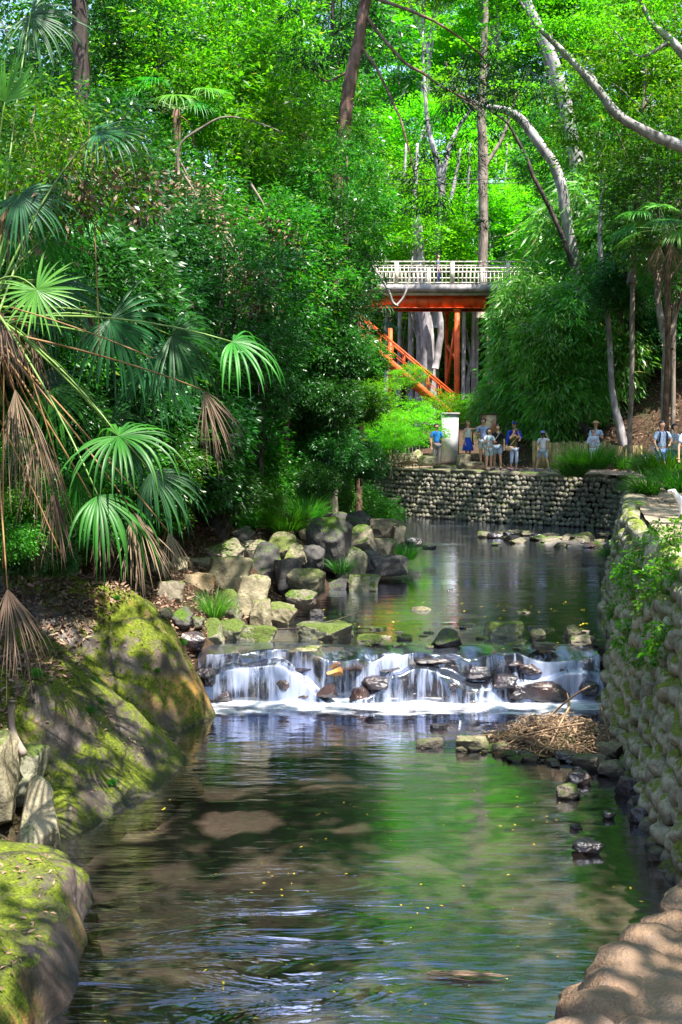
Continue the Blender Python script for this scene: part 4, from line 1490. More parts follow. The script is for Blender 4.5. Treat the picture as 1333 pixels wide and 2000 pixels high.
LT = [
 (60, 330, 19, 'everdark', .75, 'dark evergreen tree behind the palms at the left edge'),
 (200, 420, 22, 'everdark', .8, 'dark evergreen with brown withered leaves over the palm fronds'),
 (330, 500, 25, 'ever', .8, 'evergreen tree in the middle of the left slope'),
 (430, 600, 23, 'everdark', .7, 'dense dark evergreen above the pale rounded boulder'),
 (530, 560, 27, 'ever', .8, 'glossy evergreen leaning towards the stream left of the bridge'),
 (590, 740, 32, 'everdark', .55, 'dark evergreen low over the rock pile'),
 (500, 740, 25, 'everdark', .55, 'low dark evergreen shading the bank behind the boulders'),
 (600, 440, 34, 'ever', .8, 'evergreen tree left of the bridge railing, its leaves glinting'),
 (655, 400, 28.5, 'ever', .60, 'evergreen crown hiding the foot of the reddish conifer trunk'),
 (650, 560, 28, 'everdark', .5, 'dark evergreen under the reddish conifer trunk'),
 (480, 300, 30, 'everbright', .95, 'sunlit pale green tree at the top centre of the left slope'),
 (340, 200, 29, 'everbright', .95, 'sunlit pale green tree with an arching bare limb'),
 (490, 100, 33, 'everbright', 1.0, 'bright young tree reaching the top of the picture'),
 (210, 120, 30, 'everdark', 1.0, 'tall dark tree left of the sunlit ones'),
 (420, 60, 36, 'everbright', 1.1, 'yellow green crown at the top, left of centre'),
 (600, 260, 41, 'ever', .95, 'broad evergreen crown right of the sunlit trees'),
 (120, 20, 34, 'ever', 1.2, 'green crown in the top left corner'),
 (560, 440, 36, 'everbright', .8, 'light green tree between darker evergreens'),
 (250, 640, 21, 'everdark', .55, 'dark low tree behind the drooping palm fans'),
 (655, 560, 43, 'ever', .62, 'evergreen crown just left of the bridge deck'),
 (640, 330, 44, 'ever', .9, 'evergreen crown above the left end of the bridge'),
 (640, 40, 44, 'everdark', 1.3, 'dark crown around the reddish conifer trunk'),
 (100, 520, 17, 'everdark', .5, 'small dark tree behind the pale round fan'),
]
trees('left', LT, 'evergreen_tree', 'tree', 'evergreen trees of the left slope')

RT = [
 (1110, 290, 58, 'ever', 1.1, 'large evergreen right of the bridge, above the bamboo'),
 (1240, 200, 42, 'everbright', 1.15, 'full evergreen crown at the upper right'),
 (1310, 380, 40, 'ever', .95, 'dark evergreen at the right edge above the pale palm'),
 (1225, 420, 52, 'ever', .8, 'dark tree behind the slim grey trunk'),
 (1300, 500, 43, 'ever', .6, 'shaded evergreen low on the right slope'),
 (1120, 440, 54, 'ever', .7, 'evergreen beside the right end of the railing'),
 (1330, 60, 44, 'everbright', 1.2, 'green crown in the top right corner'),
 (1180, 540, 52, 'ever', .6, 'dark evergreen behind the bamboo thicket'),
]
trees('right', RT, 'evergreen_tree', 'tree', 'evergreen trees of the right slope')

# --- bright maples behind the bridge
fm = [(760, 420, 78), (850, 300, 84), (960, 380, 80), (1060, 260, 86), (900, 160, 92), (1010, 60, 96), (780, 120, 96), (1120, 120, 92), (1180, 300, 84), (820, 480, 70), (960, 470, 72), (1060, 420, 74),
      (700, 300, 90), (600, 200, 92), (880, 20, 100), (1240, 60, 96), (700, 20, 100), (1150, 0, 86), (920, 560, 76), (780, 600, 80), (840, 400, 105), (1000, 240, 108), (740, 250, 110), (1100, 380, 105), (500, 80, 96), (1280, 250, 96), (950, -60, 90), (1080, -40, 88), (830, -80, 86),
      (860, 640, 88), (700, 500, 84), (1010, 560, 86), (930, 690, 92), (790, 720, 90), (640, 620, 88), (560, 360, 98), (420, 200, 100), (300, 60, 100), (1150, 480, 92), (1250, 420, 100)]
words = ['nearer the railing', 'high in the gap', 'behind the straight trunk', 'under the leaning trunk']
for i, (px, pyc, Y) in enumerate(fm):
    p = at(px, pyc, Y)
    s = rg.uniform(.85, 1.15) * Y / 88
    g = gz(p.x, Y)
    zb_ = p.z - 9.5 * s
    t = plant('maplefar', i, (p.x, Y, zb_), s, 'maple_tree', 'bright yellow green maple standing in the sunlit wood behind the footbridge', 'tree', 'sunlit maples behind the footbridge')
    if zb_ > g:
        b = MB(); b.tube([(0, 0, (g - zb_ - .5) / s), (.1, 0, (g - zb_) * .5 / s), (0, 0, .3)], [.33, .28, .24], 8)
        me = np_mesh('lower_trunk', np.vstack(b.V), np.vstack(b.F), True); me.materials.append(M['bark_grey'])
        link('lower_trunk', me, None, t)

# --- low maple over the far path, in front of the stair
for (px, py, Y, s, lab) in [(700, 775, 50, .7, 'low maple with flat yellow green sprays in front of the orange stairway'),
                            (800, 830, 49.5, .62, 'young maple bending over the left end of the far path'),
                            (700, 835, 47.5, .75, 'green maple leaning over the water from the left bank'),
                                                        (860, 800, 53.5, .55, 'small maple half hiding the foot of the stairs'),
                            (925, 800, 57, .45, 'small bright maple right of the orange column'),
                            (745, 845, 49, .5, 'fresh green maple above the iron railing'),
                            (765, 850, 45.5, .42, 'maple spray reaching over the left end of the far wall'),
                            (800, 735, 52.5, .34, 'thin maple spray crossing the lower stairway'),
                            (655, 900, 40, .45, 'low maple spray above the grassy bank')]:
    p = at(px, py, Y)
    g = gz(p.x, Y)
    plant('maple', int(rg.integers(2)), (p.x, Y, p.z - 2.6 * s), s, 'maple_tree', lab, 'tree', 'low maples by the stairway')

# --- bamboo grass thicket on the right slope
rgb = np.random.default_rng(44)
nbam = 0
for k in range(600):
    px = rgb.uniform(985, 1300); py = rgb.uniform(545, 860)
    # slope surface hit by this ray
    d = ray(px, py); hit = None
    for Yq in np.arange(47.5, 64, .5):
        q = EYE + d * (Yq / d.y)
        if q.z < gz(q.x, q.y) + .4: hit = q; break
    if hit is None or hit.y < 47: continue
    # dry leaf slope stays bare low on the right
    if py > 860 - max(0, 1130 - px) * .12 - 40 and px > 1030: continue
    if px > 1100 and py > 800 - (px - 1100) * 1.1: continue
    if px > 1190 and rgb.uniform() < .5: continue
    if any((hit.x - a) ** 2 + (hit.y - b_) ** 2 < 1.1 for a, b_ in bam_pts) if nbam else False: continue
    if nbam == 0: bam_pts = []
    bam_pts.append((hit.x, hit.y)); nbam += 1
    plant('bamboo', int(rgb.integers(3)), (hit.x, hit.y, gz(hit.x, hit.y) - .1), rgb.uniform(.9, 1.35), 'bamboo_clump', 'arching bamboo grass clump on the right slope beside the footbridge', 'bamboo', 'bamboo grass thicket on the right slope')
# taller bamboo closer to the bridge end
for (px, py, Y, s) in [(1050, 640, 56, 1.2), (1110, 625, 56, 1.1), (1035, 735, 54, 1.2), (1060, 690, 53, 1.5), (1110, 650, 52, 1.6), (1160, 640, 51, 1.5), (965, 800, 52, .8),
                       (1000, 810, 52, .95), (1050, 790, 51, 1.0), (1100, 730, 50.5, 1.2), (1140, 570, 54, 1.5), (1200, 700, 49, 1.2), (1210, 600, 50, 1.5)]:
    p = at(px, py, Y)
    plant('bamboo', int(rgb.integers(3)), (p.x, Y, p.z - 1.3 * s), s, 'bamboo_clump', 'tall bamboo clump hanging over the right end of the footbridge', 'bamboo', 'tall bamboo by the right end of the bridge')
print('shrubs', cnt, 'bamboo', nbam)

# ------------------------------------------------------------------ single trunks and limbs seen against the wood
def px_trunk(name, label, cat, pts, mt, wob=.15, n=10, subs=(), group=None, amp=.05, leaves=None):
    """pts: (px, py, Y, width in photo pixels)"""
    P = [at(a, b_, c) for a, b_, c, w in pts]
    base = P[0].copy()
    t = thing(name, label, cat, base, 0, group)
    b = MB()
    W = [wander([p - base for p in P], 5, amp, len(pts))]
    rr = np.interp(np.linspace(0, len(P) - 1, len(W[0])), range(len(P)), [w * c / FPX / 2 for _, _, c, w in pts])
    b.tube(W[0], list(rr), n, wob)
    b.build('trunk', M[mt], t)
    tips = [P[-1]]
    for sub in subs:
        Q = [at(a, b_, c) - base for a, b_, c, w in sub]
        b = MB()
        w_ = wander(Q, 5, amp, len(sub))
        rr = np.interp(np.linspace(0, len(Q) - 1, len(w_)), range(len(Q)), [w * c / FPX / 2 for _, _, c, w in sub])
        b.tube(w_, list(rr), 8, wob)
        b.build('limb', M[mt], t)
        tips.append(Q[-1] + base)
    if leaves:
        st, mt2, m, spread, sc = leaves
        rng = np.random.default_rng(len(label))
        Cn = []
        for tp in tips:
            Cn += [np.array(tp - base) + rng.normal(0, 1, 3) * np.array(spread) for _ in range(m)]
        V, F = leaf_cloud(rng, np.array(Cn), st, sc)
        link('crown', np_mesh('crown', V, F), M[mt2], t)
    return t


px_trunk('conifer_tree', 'reddish brown conifer trunk rising out of the dark foliage left of the bridge gap', 'tree',
         [(625, 900, 31, 34), (640, 620, 31, 32), (655, 420, 31, 30), (676, 220, 31, 27), (698, 90, 31, 24), (722, -40, 31, 20), (740, -160, 31, 14)], 'bark_red',
         subs=[[(715, 30, 31, 7), (780, 110, 30.4, 6), (850, 160, 30, 5), (930, 205, 29.5, 3)], [(700, 80, 31, 6), (760, 180, 30.4, 5), (790, 260, 30, 4), (810, 340, 30, 3)],
               [(712, -10, 31, 7), (800, 20, 30, 6), (880, 60, 29.5, 4), (960, 130, 32, 3)], [(690, 130, 31, 5), (640, 160, 31, 4), (600, 130, 31, 3)]],
         leaves=('conifer', 'conifer', 26, (.8, .6, .45), 1.1))
px_trunk('tree', 'straight brown trunk standing just behind the middle of the footbridge', 'tree',
         [(940, 620, 66, 19), (944, 420, 66, 18), (943, 300, 66, 20), (941, 200, 66, 17), (948, 60, 66, 12), (950, -60, 66, 8)], 'bark_mid',
         subs=[[(946, 330, 66, 9), (985, 260, 66, 7), (1010, 180, 66, 4)], [(943, 215, 66, 9), (900, 190, 66, 6), (870, 120, 66, 4)]], leaves=('far', 'maple', 12, (1.2, 1.2, .6), .9))
px_trunk('tree', 'pale forked trunk behind the left half of the railing', 'tree',
         [(852, 640, 70, 17), (856, 460, 70, 16), (862, 360, 70, 15), (838, 250, 70, 9), (830, 180, 70, 7), (826, 60, 70, 4)], 'bark_grey',
         subs=[[(862, 370, 70, 13), (874, 300, 70, 11), (896, 250, 70, 8), (925, 205, 70, 6), (960, 120, 70, 4)], [(866, 440, 70, 9), (890, 350, 70, 7), (900, 290, 70, 4)]], leaves=('far', 'maple', 12, (1.2, 1.2, .6), .9))
px_trunk('tree', 'thick leaning grey trunk crossing the upper right of the wood', 'tree',
         [(1165, 520, 56, 32), (1128, 330, 56, 30), (1100, 190, 56, 27), (1068, 90, 56, 24), (1036, 20, 56, 18), (1010, -70, 56, 12)], 'bark_grey',
         leaves=('far', 'maple', 20, (2, 2, 1.), .9))
px_trunk('tree', 'big arching pale limb reaching in from the right edge of the picture', 'tree',
         [(1420, 640, 34, 40), (1440, 420, 34, 38), (1400, 320, 34, 28), (1333, 288, 34, 22), (1270, 262, 34, 20), (1210, 225, 34, 18), (1160, 165, 34, 15), (1105, 105, 34, 12), (1060, 62, 34, 9), (1030, 25, 34, 6), (1000, -20, 34, 4)], 'bark_grey',
         subs=[[(1165, 172, 34, 7), (1160, 150, 34, 6), (1130, 130, 34, 5), (1090, 100, 34, 4), (1075, 60, 34, 3)], [(1440, 420, 34, 26), (1400, 200, 34, 22), (1345, 120, 34, 20), (1300, 70, 34, 14), (1270, 40, 34, 9), (1240, -30, 34, 6)],
               [(1310, 80, 34, 9), (1250, 110, 34, 5), (1200, 60, 34, 3)]], leaves=('maple', 'maple', 26, (.9, .9, .4), 1.0), amp=.03)
px_trunk('tree', 'second pale limb lying across the gap above the bridge', 'tree',
         [(1150, 760, 50, 22), (1130, 560, 50, 22), (1110, 440, 50, 21), (1090, 340, 50, 20), (1060, 290, 50, 19), (1020, 235, 50, 17), (985, 215, 50, 14), (935, 203, 50, 8), (900, 180, 50, 4)], 'bark_grey',
         leaves=('maple', 'maple', 26, (.9, .9, .4), 1.0), amp=.03)
px_trunk('tree', 'thin dark stem slanting down in front of the bamboo above the railing', 'tree',
         [(1120, 520, 49, 9), (1085, 430, 49, 9), (1050, 360, 49, 8), (1020, 290, 49, 7), (990, 240, 49, 4), (960, 215, 49, 3)], 'bark_dark', leaves=('broad', 'broad_dark', 6, (.6, .6, .4), 1.0))
px_trunk('tree', 'slim grey tree leaning above the right end of the board fence', 'tree',
         [(1226, 900, 47.5, 20), (1212, 838, 47.5, 17), (1196, 760, 47.5, 12), (1190, 640, 47.5, 10), (1180, 560, 47.5, 10), (1172, 470, 47.5, 9), (1176, 360, 47.5, 7), (1170, 250, 47.5, 4)], 'bark_grey',
         leaves=('broad', 'broad', 30, (1.1, 1.1, .6), 1.0), amp=.02)
px_trunk('tree', 'dark crooked stem curving up from the slope behind the board fence', 'tree',
         [(1150, 845, 48, 22), (1125, 820, 48.4, 16), (1108, 790, 48.6, 13), (1104, 740, 49, 11), (1112, 660, 49, 9), (1130, 560, 49, 6)], 'bark_dark', amp=.02)
px_trunk('tree', 'dark trunk at the top left behind the palm crown', 'tree',
         [(170, 420, 27, 36), (160, 160, 27, 34), (156, 40, 27, 32), (150, -80, 27, 28)], 'bark_dark', leaves=('broad', 'broad_dark', 30, (1, 1, .6), 1.2))
px_trunk('tree', 'brown trunk showing through leaves near the top centre', 'tree',
         [(560, 420, 40, 26), (540, 120, 40, 26), (530, 20, 40, 25), (526, -90, 40, 20)], 'bark_mid')
px_trunk('tree', 'dark upright stem under the arching limb at the right', 'tree',
         [(1225, 560, 45, 12), (1222, 380, 45, 11), (1218, 240, 45, 8), (1215, 120, 45, 5)], 'bark_dark', leaves=('broad', 'broad', 20, (1, 1, .6), 1.2))
px_trunk('tree', 'pale ridged trunk seen under the bridge left of the orange column', 'tree',
         [(838, 830, 68, 34), (835, 660, 68, 28), (822, 560, 68, 24), (815, 420, 68, 18)], 'bark_grey', subs=[[(850, 720, 67, 14), (862, 640, 67, 12), (850, 580, 67, 8)]])
for i, (px, w) in enumerate(((905, 8), (924, 7), (931, 6), (802, 12), (780, 9), (977, 6), (986, 5), (1000, 5))):
    px_trunk('bamboo', 'thin pale bamboo stem standing in the wood beyond the footbridge', 'bamboo',
             [(px, 780, 72 + i, w), (px + 2, 600, 72 + i, w), (px + 6, 440, 72 + i, w * .9), (px + 14, 280, 72 + i, w * .5)], 'bark_grey', 0, 6, group='thin bamboo stems beyond the bridge', amp=.01)
px_trunk('bare_branch', 'slanting bare branch arching above the stream over the left slope', 'branch',
         [(350, 340, 21, 6), (352, 285, 21, 5.5), (395, 250, 21, 5), (440, 228, 21, 4), (500, 238, 21, 3), (560, 262, 21, 2)], 'bark_mid', amp=.02, leaves=('broad', 'bright', 14, (.5, .5, .3), .9))
px_trunk('bare_branch', 'thin bare twiggy branch hanging before the left end of the railing', 'branch',
         [(690, 480, 47, 6), (735, 530, 47, 6), (760, 570, 47, 5), (768, 590, 47, 5), (778, 598, 47, 4)], 'bark_grey', subs=[[(774, 598, 47, 4), (790, 578, 47, 4), (800, 540, 47, 3), (806, 505, 47, 2)]], amp=.02)


# ------------------------------------------------------------------ palms
def fan(mb, H, A, Nf, n=34, spread=115, L=.62, w=.028, droop=.35, rng=None, dead=False, split=.35):
    w *= .8
    droop *= 1.35
    """a palmate leaf: n stiff folded segments spread round the axis A in the plane with normal Nf, tips drooping"""
    H = np.array(H); A = np.array(Vector(A).normalized()); Nf = np.array(Nf, float)
    Nf = Nf - A * Nf.dot(A); Nf /= np.linalg.norm(Nf)
    B = np.cross(Nf, A)
    for i in range(n):
        th = math.radians(-spread + 2 * spread * (i + .5) / n + rng.normal(0, 2.6))
        d = A * math.cos(th) + B * math.sin(th)
        LL = L * (1 - .28 * (abs(th) / math.radians(spread)) ** 2) * rng.uniform(.72, 1.1)
        k = 9
        p = H.copy()
        dr = droop * rng.uniform(.5, 1.7)
        nn = Nf.copy()
        step = LL / (k - 1)
        V = []
        for j in range(k):
            t = j / (k - 1)
            prof = min(1, t / .3 + .12) if t < .45 else max(.04, 1 - ((t - .45) / .55) ** 1.6)
            ww = w * prof * (.4 if dead else 1)
            s = np.cross(d, nn); s /= max(1e-6, np.linalg.norm(s))
            u = np.cross(s, d)
            V += [p - s * ww * .5 + u * ww * .25, p, p + s * ww * .5 + u * ww * .25]
            d = d + np.array([0, 0, -1]) * dr * (t ** 1.2) * .55 + (rng.normal(0, .05, 3) if dead else 0)
            d /= np.linalg.norm(d)
            nn = nn - d * nn.dot(d)
            nn /= max(1e-6, np.linalg.norm(nn))
            p = p + d * step
        F = []
        for j in range(k - 1):
            a = j * 3
            F += [(a, a + 1, a + 4, a + 3), (a + 1, a + 2, a + 5, a + 4)]
        mb.add(V, F)


rp = np.random.default_rng(99)


def frond(parent, base, hub, axis, nrm, L, droop, mt, n=34, spread=115, w=.028, sag=.15, pet='petiole', dead=False):
    b = MB()
    fan(b, hub, axis, nrm, n, spread, L, w, droop, rp, dead)
    f = b.build('frond', M[mt], parent, False)
    b = MB()
    mid = Vector(base).lerp(Vector(hub), .55) + Vector((0, 0, sag))
    b.tube(bezier(base, mid, hub, 9), [.013, .012, .011, .010, .009, .008, .008, .007, .006], 6)
    b.build('petiole', M[pet], f)
    return f


pal = thing('fan_palm', 'large fan palm leaning in from the left edge, its long fronds hanging over the bank', 'palm tree', (0, 0, 0))
b = MB()
ptop = at(-25, 610, 11.0)
foot = Vector((ptop.x - .3, 11.4, surf_z(ptop.x - .3, 11.4) - .3))
b.tube(wander([foot, foot.lerp(ptop, .5) + Vector((-.08, 0, 0)), ptop], 8, .05), [.13] * 17, 14, .5)
b.build('trunk', M['fibre'], pal)
PC = ptop
sp_ = lambda px, py, Y: at(px, py, Y)
# (hub px, py, Y), axis vector (x right, y away, z up), normal, length, droop, material
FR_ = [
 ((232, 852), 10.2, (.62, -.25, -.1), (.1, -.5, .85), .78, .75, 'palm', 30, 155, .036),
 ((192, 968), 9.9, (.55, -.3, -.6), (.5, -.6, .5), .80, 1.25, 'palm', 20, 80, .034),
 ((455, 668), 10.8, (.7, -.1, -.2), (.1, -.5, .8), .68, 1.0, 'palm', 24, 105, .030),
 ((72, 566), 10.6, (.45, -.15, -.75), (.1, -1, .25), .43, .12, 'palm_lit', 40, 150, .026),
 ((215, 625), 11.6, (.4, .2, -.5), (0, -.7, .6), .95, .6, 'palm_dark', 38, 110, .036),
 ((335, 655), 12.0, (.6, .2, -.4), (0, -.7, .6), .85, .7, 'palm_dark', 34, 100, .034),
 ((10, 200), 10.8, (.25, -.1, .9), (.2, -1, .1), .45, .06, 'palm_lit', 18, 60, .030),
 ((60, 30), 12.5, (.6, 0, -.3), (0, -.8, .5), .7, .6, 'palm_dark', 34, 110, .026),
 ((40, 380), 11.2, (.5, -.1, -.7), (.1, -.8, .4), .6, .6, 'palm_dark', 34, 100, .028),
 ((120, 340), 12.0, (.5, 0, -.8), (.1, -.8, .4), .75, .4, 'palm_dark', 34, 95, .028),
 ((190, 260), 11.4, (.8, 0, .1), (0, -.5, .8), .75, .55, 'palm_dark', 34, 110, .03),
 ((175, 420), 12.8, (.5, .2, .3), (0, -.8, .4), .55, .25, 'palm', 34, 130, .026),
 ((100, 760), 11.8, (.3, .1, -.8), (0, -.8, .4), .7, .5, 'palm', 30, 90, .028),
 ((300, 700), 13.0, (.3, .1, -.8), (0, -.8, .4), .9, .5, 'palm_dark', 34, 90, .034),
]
for (hp, Yh, ax, nm, L, dr, mt, n, spd, w) in FR_:
    h = at(hp[0], hp[1], Yh)
    frond(pal, PC + Vector((rp.normal(0, .04), rp.normal(0, .04), rp.normal(0, .1))), h, ax, nm, L, dr, mt, n, spd, w, sag=.22 if hp[1] > 300 else .4)
for i in range(12):
    hx, hy = rp.uniform(10, 330), rp.uniform(430, 1000)
    h = at(hx, hy, rp.uniform(11.4, 13.2))
    frond(pal, PC + Vector((0, 0, rp.normal(0, .1))), h, (rp.uniform(.1, .7), rp.uniform(-.2, .3), -rp.uniform(.2, .9)), (rp.normal(0, .2), -.7, .5), rp.uniform(.55, .9), rp.uniform(.5, 1.0), 'palm_dark' if i % 3 else 'palm', 30, rp.uniform(70, 110), .03)
# withered fronds
for (hp, Yh, ax, L, n, spd) in [((262, 1000), 10.3, (.25, -.1, -.95), .78, 34, 34), ((398, 762), 11.6, (.35, 0, -.9), .85, 30, 30), ((15, 1150), 9.6, (.2, -.1, -.95), .85, 30, 32),
                                ((75, 830), 11.5, (.1, 0, -1), 1.1, 30, 20), ((30, 760), 11.2, (.1, 0, -1), 1.1, 34, 26), ((105, 960), 11.6, (.1, 0, -1), .8, 26, 20),
                                ((5, 620), 10.9, (.2, -.2, -1), .7, 26, 30), ((15, 380), 11.3, (.2, -.2, -1), .7, 26, 30), ((200, 1010), 11.0, (.05, 0, -1), .55, 20, 25), ((60, 640), 11.6, (.1, 0, -1), .8, 26, 24), ((330, 1040), 10.9, (.3, 0, -1), .5, 16, 30), ((70, 1010), 11.8, (.0, 0, -1), .6, 20, 16), ((170, 600), 12.4, (.1, 0, -1), .7, 24, 22)]:
    h = at(hp[0], hp[1], Yh)
    frond(pal, PC + Vector((0, 0, -.15)), h, ax, (.3, -.8, .2), L, .25, 'palm_dead', n, spd, .028, sag=.1, pet='petiole_dead', dead=True)
# hanging bare stalks
b = MB()
for (a, c) in (((185, 440, 11.2), (196, 700, 11.2)), ((8, 700, 10.4), (6, 1110, 10.4)), ((30, 640, 10.6), (130, 960, 10.6)), ((20, 600, 10.4), (300, 700, 10.4)), ((0, 820, 10.2), (120, 1085, 10.2))):
    b = MB(); p = at(*a); q = at(*c); b.tube(bezier(p, p.lerp(q, .5) + Vector((0, 0, .05)), q, 8), .006, 6); b.build('bare_stalk', M['petiole_dead'], pal)


def small_palm(loc, hub_h, s, label, nf=14, mts=('palm_dark', 'palm'), dead=6, trunk=.09, group=None, seed=0, lean=0):
    global rp
    rp = np.random.default_rng(seed + 300)
    t = thing('fan_palm', label, 'palm tree', loc, 0, group)
    b = MB(); top = Vector((lean, 0, hub_h))
    b.tube(wander([Vector((0, 0, -.4)), Vector((lean * .35 + .05, 0, hub_h * .55)), top], 6, .03), trunk, 12, .4); b.build('trunk', M['fibre'], t)
    for i in range(nf):
        a = 6.283 * i / nf + rp.uniform(-.2, .2)
        e = rp.uniform(-.25, .9)
        d = Vector((math.cos(a) * math.cos(e), math.sin(a) * math.cos(e), math.sin(e)))
        h = top + d * s * rp.uniform(.75, 1.0)
        frond(t, top, h, (d.x, d.y, d.z - .45), (d.x * -.4, d.y * -.4 - .1, .9), s * .78, .45, mts[i % 2], 30, 105, .034 * s / .8, .08)
    for i in range(dead):
        a = 6.283 * i / max(1, dead) + .3
        d = Vector((math.cos(a) * .5, math.sin(a) * .5, -.5))
        frond(t, top - Vector((0, 0, .1)), top + d * s * .7, (d.x * .3, d.y * .3, -1), (d.x, d.y, .2), s * .95, .1, 'palm_dead', 24, 28, .03, .1, 'petiole_dead', True)
    return t


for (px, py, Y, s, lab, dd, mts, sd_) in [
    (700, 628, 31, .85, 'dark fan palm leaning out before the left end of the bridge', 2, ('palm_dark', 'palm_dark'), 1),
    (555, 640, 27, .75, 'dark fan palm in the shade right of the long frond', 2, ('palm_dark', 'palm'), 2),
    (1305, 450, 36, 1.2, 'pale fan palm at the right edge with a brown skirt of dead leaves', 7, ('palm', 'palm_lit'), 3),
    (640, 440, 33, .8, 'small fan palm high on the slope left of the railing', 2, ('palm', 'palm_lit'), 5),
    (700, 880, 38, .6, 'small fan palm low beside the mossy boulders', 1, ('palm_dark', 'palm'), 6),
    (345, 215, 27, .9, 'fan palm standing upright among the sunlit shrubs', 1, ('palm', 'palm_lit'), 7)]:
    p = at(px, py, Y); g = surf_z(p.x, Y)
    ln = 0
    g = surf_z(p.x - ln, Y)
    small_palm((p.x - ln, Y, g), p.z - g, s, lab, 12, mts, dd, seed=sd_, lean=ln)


# ------------------------------------------------------------------ grass tufts, ferns, plants on the walls
def tuft(loc, r, n, L, label, mt='grass', group='grass tufts', down=.5, dirv=(0, 0, 1), seed=0, w=.010, name='grass_tuft'):
    rng = np.random.default_rng(seed + 1000)
    b = MB()
    for i in range(n):
        a = rng.uniform(0, 6.283); q = r * math.sqrt(rng.uniform()) * .6
        p = np.array([math.cos(a) * q, math.sin(a) * q, rng.uniform(-.03, .03)])
        e = rng.uniform(.35, 1.35)
        d = np.array([math.cos(a) * math.cos(e), math.sin(a) * math.cos(e), math.sin(e)]) + np.array(dirv) * .5
        d /= np.linalg.norm(d)
        k = 7; LL = L * rng.uniform(.6, 1.15); V = []
        side = np.cross(d, [0, 0, 1]) + rng.normal(0, .3, 3); side /= np.linalg.norm(side)
        for j in range(k):
            t = j / (k - 1)
            ww = w * (1 - t ** 2.2) + .0008
            V += [p - side * ww * .5, p + side * ww * .5]
            d = d + np.array([0, 0, -1]) * down * t * .7; d /= np.linalg.norm(d)
            p = p + d * LL / (k - 1)
        b.add(V, [(2 * j, 2 * j + 1, 2 * j + 3, 2 * j + 2) for j in range(k - 1)])
    o = b.build(name, M[mt], None, False)
    o.location = loc
    tag(o, label, 'grass', group)
    return o


def tuft_px(px, py, Y, rpx, n, Lpx, label, **kw):
    s = Y / FPX
    return tuft(at(px, py, Y), rpx * s, n, Lpx * s, label, **kw)


tuft_px(418, 1205, 18.7, 26, 330, 62, 'bright pale green grass tuft growing between the rusty and greenish boulders', seed=1, w=.009, mt='bamboo')
tuft_px(795, 1092, 27.5, 24, 260, 46, 'dark green water grass tuft at the end of the long flat boulder', seed=2)
tuft_px(668, 1118, 23.6, 26, 200, 36, 'blue green grass tuft beside the bright mossy boulder', seed=3, mt='palm')
tuft_px(1150, 915, 38.6, 55, 900, 60, 'big lush grass clump spilling over the far wall below the hatted man', seed=4, dirv=(-.1, -.5, .4), w=.02)
tuft_px(1120, 930, 39.2, 34, 300, 60, 'left trailing part of grass hanging down the far wall', seed=5, dirv=(-.3, -.6, .2), w=.02)
tuft_px(1222, 915, 38.2, 34, 340, 42, 'smaller bright grass tuft right of the big clump', seed=6, dirv=(0, -.3, .5), w=.016)
tuft_px(1300, 935, 29.5, 52, 900, 78, 'tall dense grass clump on the bend of the wall at the right edge', seed=7, dirv=(-.4, -.2, .5), w=.02)
tuft_px(1265, 965, 27.5, 34, 500, 60, 'grass clump leaning over the corner of the wall', seed=8, dirv=(-.6, -.3, .3), w=.016)
tuft_px(1330, 960, 25, 40, 500, 60, 'grass clump behind the white dog', seed=9, dirv=(-.3, -.3, .5), w=.016)
tuft_px(1200, 1092, 24.5, 24, 260, 46, 'dark tuft growing low in the near wall at the water', seed=10, dirv=(-.6, -.4, .2), w=.012, mt='broad_dark')
tuft_px(560, 1035, 24.5, 50, 420, 70, 'long grass hanging over the pale brown boulder', seed=11, dirv=(0, -.6, .3), w=.012)
tuft_px(600, 1010, 25.5, 50, 420, 60, 'bright grass above the tall dark boulder', seed=12, dirv=(.1, -.5, .4), w=.012, mt='bamboo')
tuft_px(500, 1015, 24.5, 40, 260, 50, 'grass fringe above the dark centre boulder', seed=13, dirv=(0, -.5, .3), w=.012)

# fine fresh green plants on the bank between shrubs and boulders
rg = np.random.default_rng(77)
for i in range(50):
    px = rg.uniform(470, 745); py = rg.uniform(880, 1010)
    Yq = np.interp(px, [470, 600, 700, 775], [25, 29, 34, 42]) + rg.uniform(-1, 3)
    p = at(px, py, Yq); g = surf_z(p.x, Yq)
    plant('fine', i, (p.x, Yq, max(g - .05, Z_UP - .1)), rg.uniform(.55, 1.15), 'bank_plant', 'fresh green leafy plant of the bank above the rock pile', 'plant', 'fresh green plants above the rock pile')

WPL = [(1285, 1040, 18.6), (1262, 1075, 19.2), (1310, 1085, 18.0), (1290, 1120, 18.2), (1240, 1100, 20.0), (1218, 1120, 20.6), (1318, 1130, 17.2), (1230, 1160, 19.6), (1262, 1180, 18.4), (1195, 1200, 20.2), (1300, 1250, 15.8),
       (1285, 1270, 16.0), (1250, 1290, 16.2), (1225, 1250, 17.6), (1208, 1060, 22.6), (1325, 1055, 17.2), (1250, 1130, 19.2), (1290, 1155, 17.6)]


def wall_at(y):
    """point on the wall face at height fraction"""
    k = int(np.argmin(np.abs(WLINE[:, 1] - y) + np.where(WLINE[:, 1] > 39, 99, 0)))
    return WLINE[k], WN[k]


for i, (px, py, Yq) in enumerate(WPL):
    # slide along the ray until it meets the wall face
    d = ray(px, py); best = None
    for Yt in np.arange(9, 36, .1):
        q = EYE + d * (Yt / d.y); P, nn = wall_at(Yt)
        off = BATTER * max(0, q.z) / Z_PATH
        if q.x > P[0] + nn[0] * off - .12: best = q; break
    q = best or at(px, py, Yq)
    plant('weed', i, (q.x - .02, q.y, q.z - .04), rg.uniform(.13, .26), 'wall_plant', 'small leafy weed rooted between the cobbles of the near wall', 'plant', 'weeds growing in the near wall')

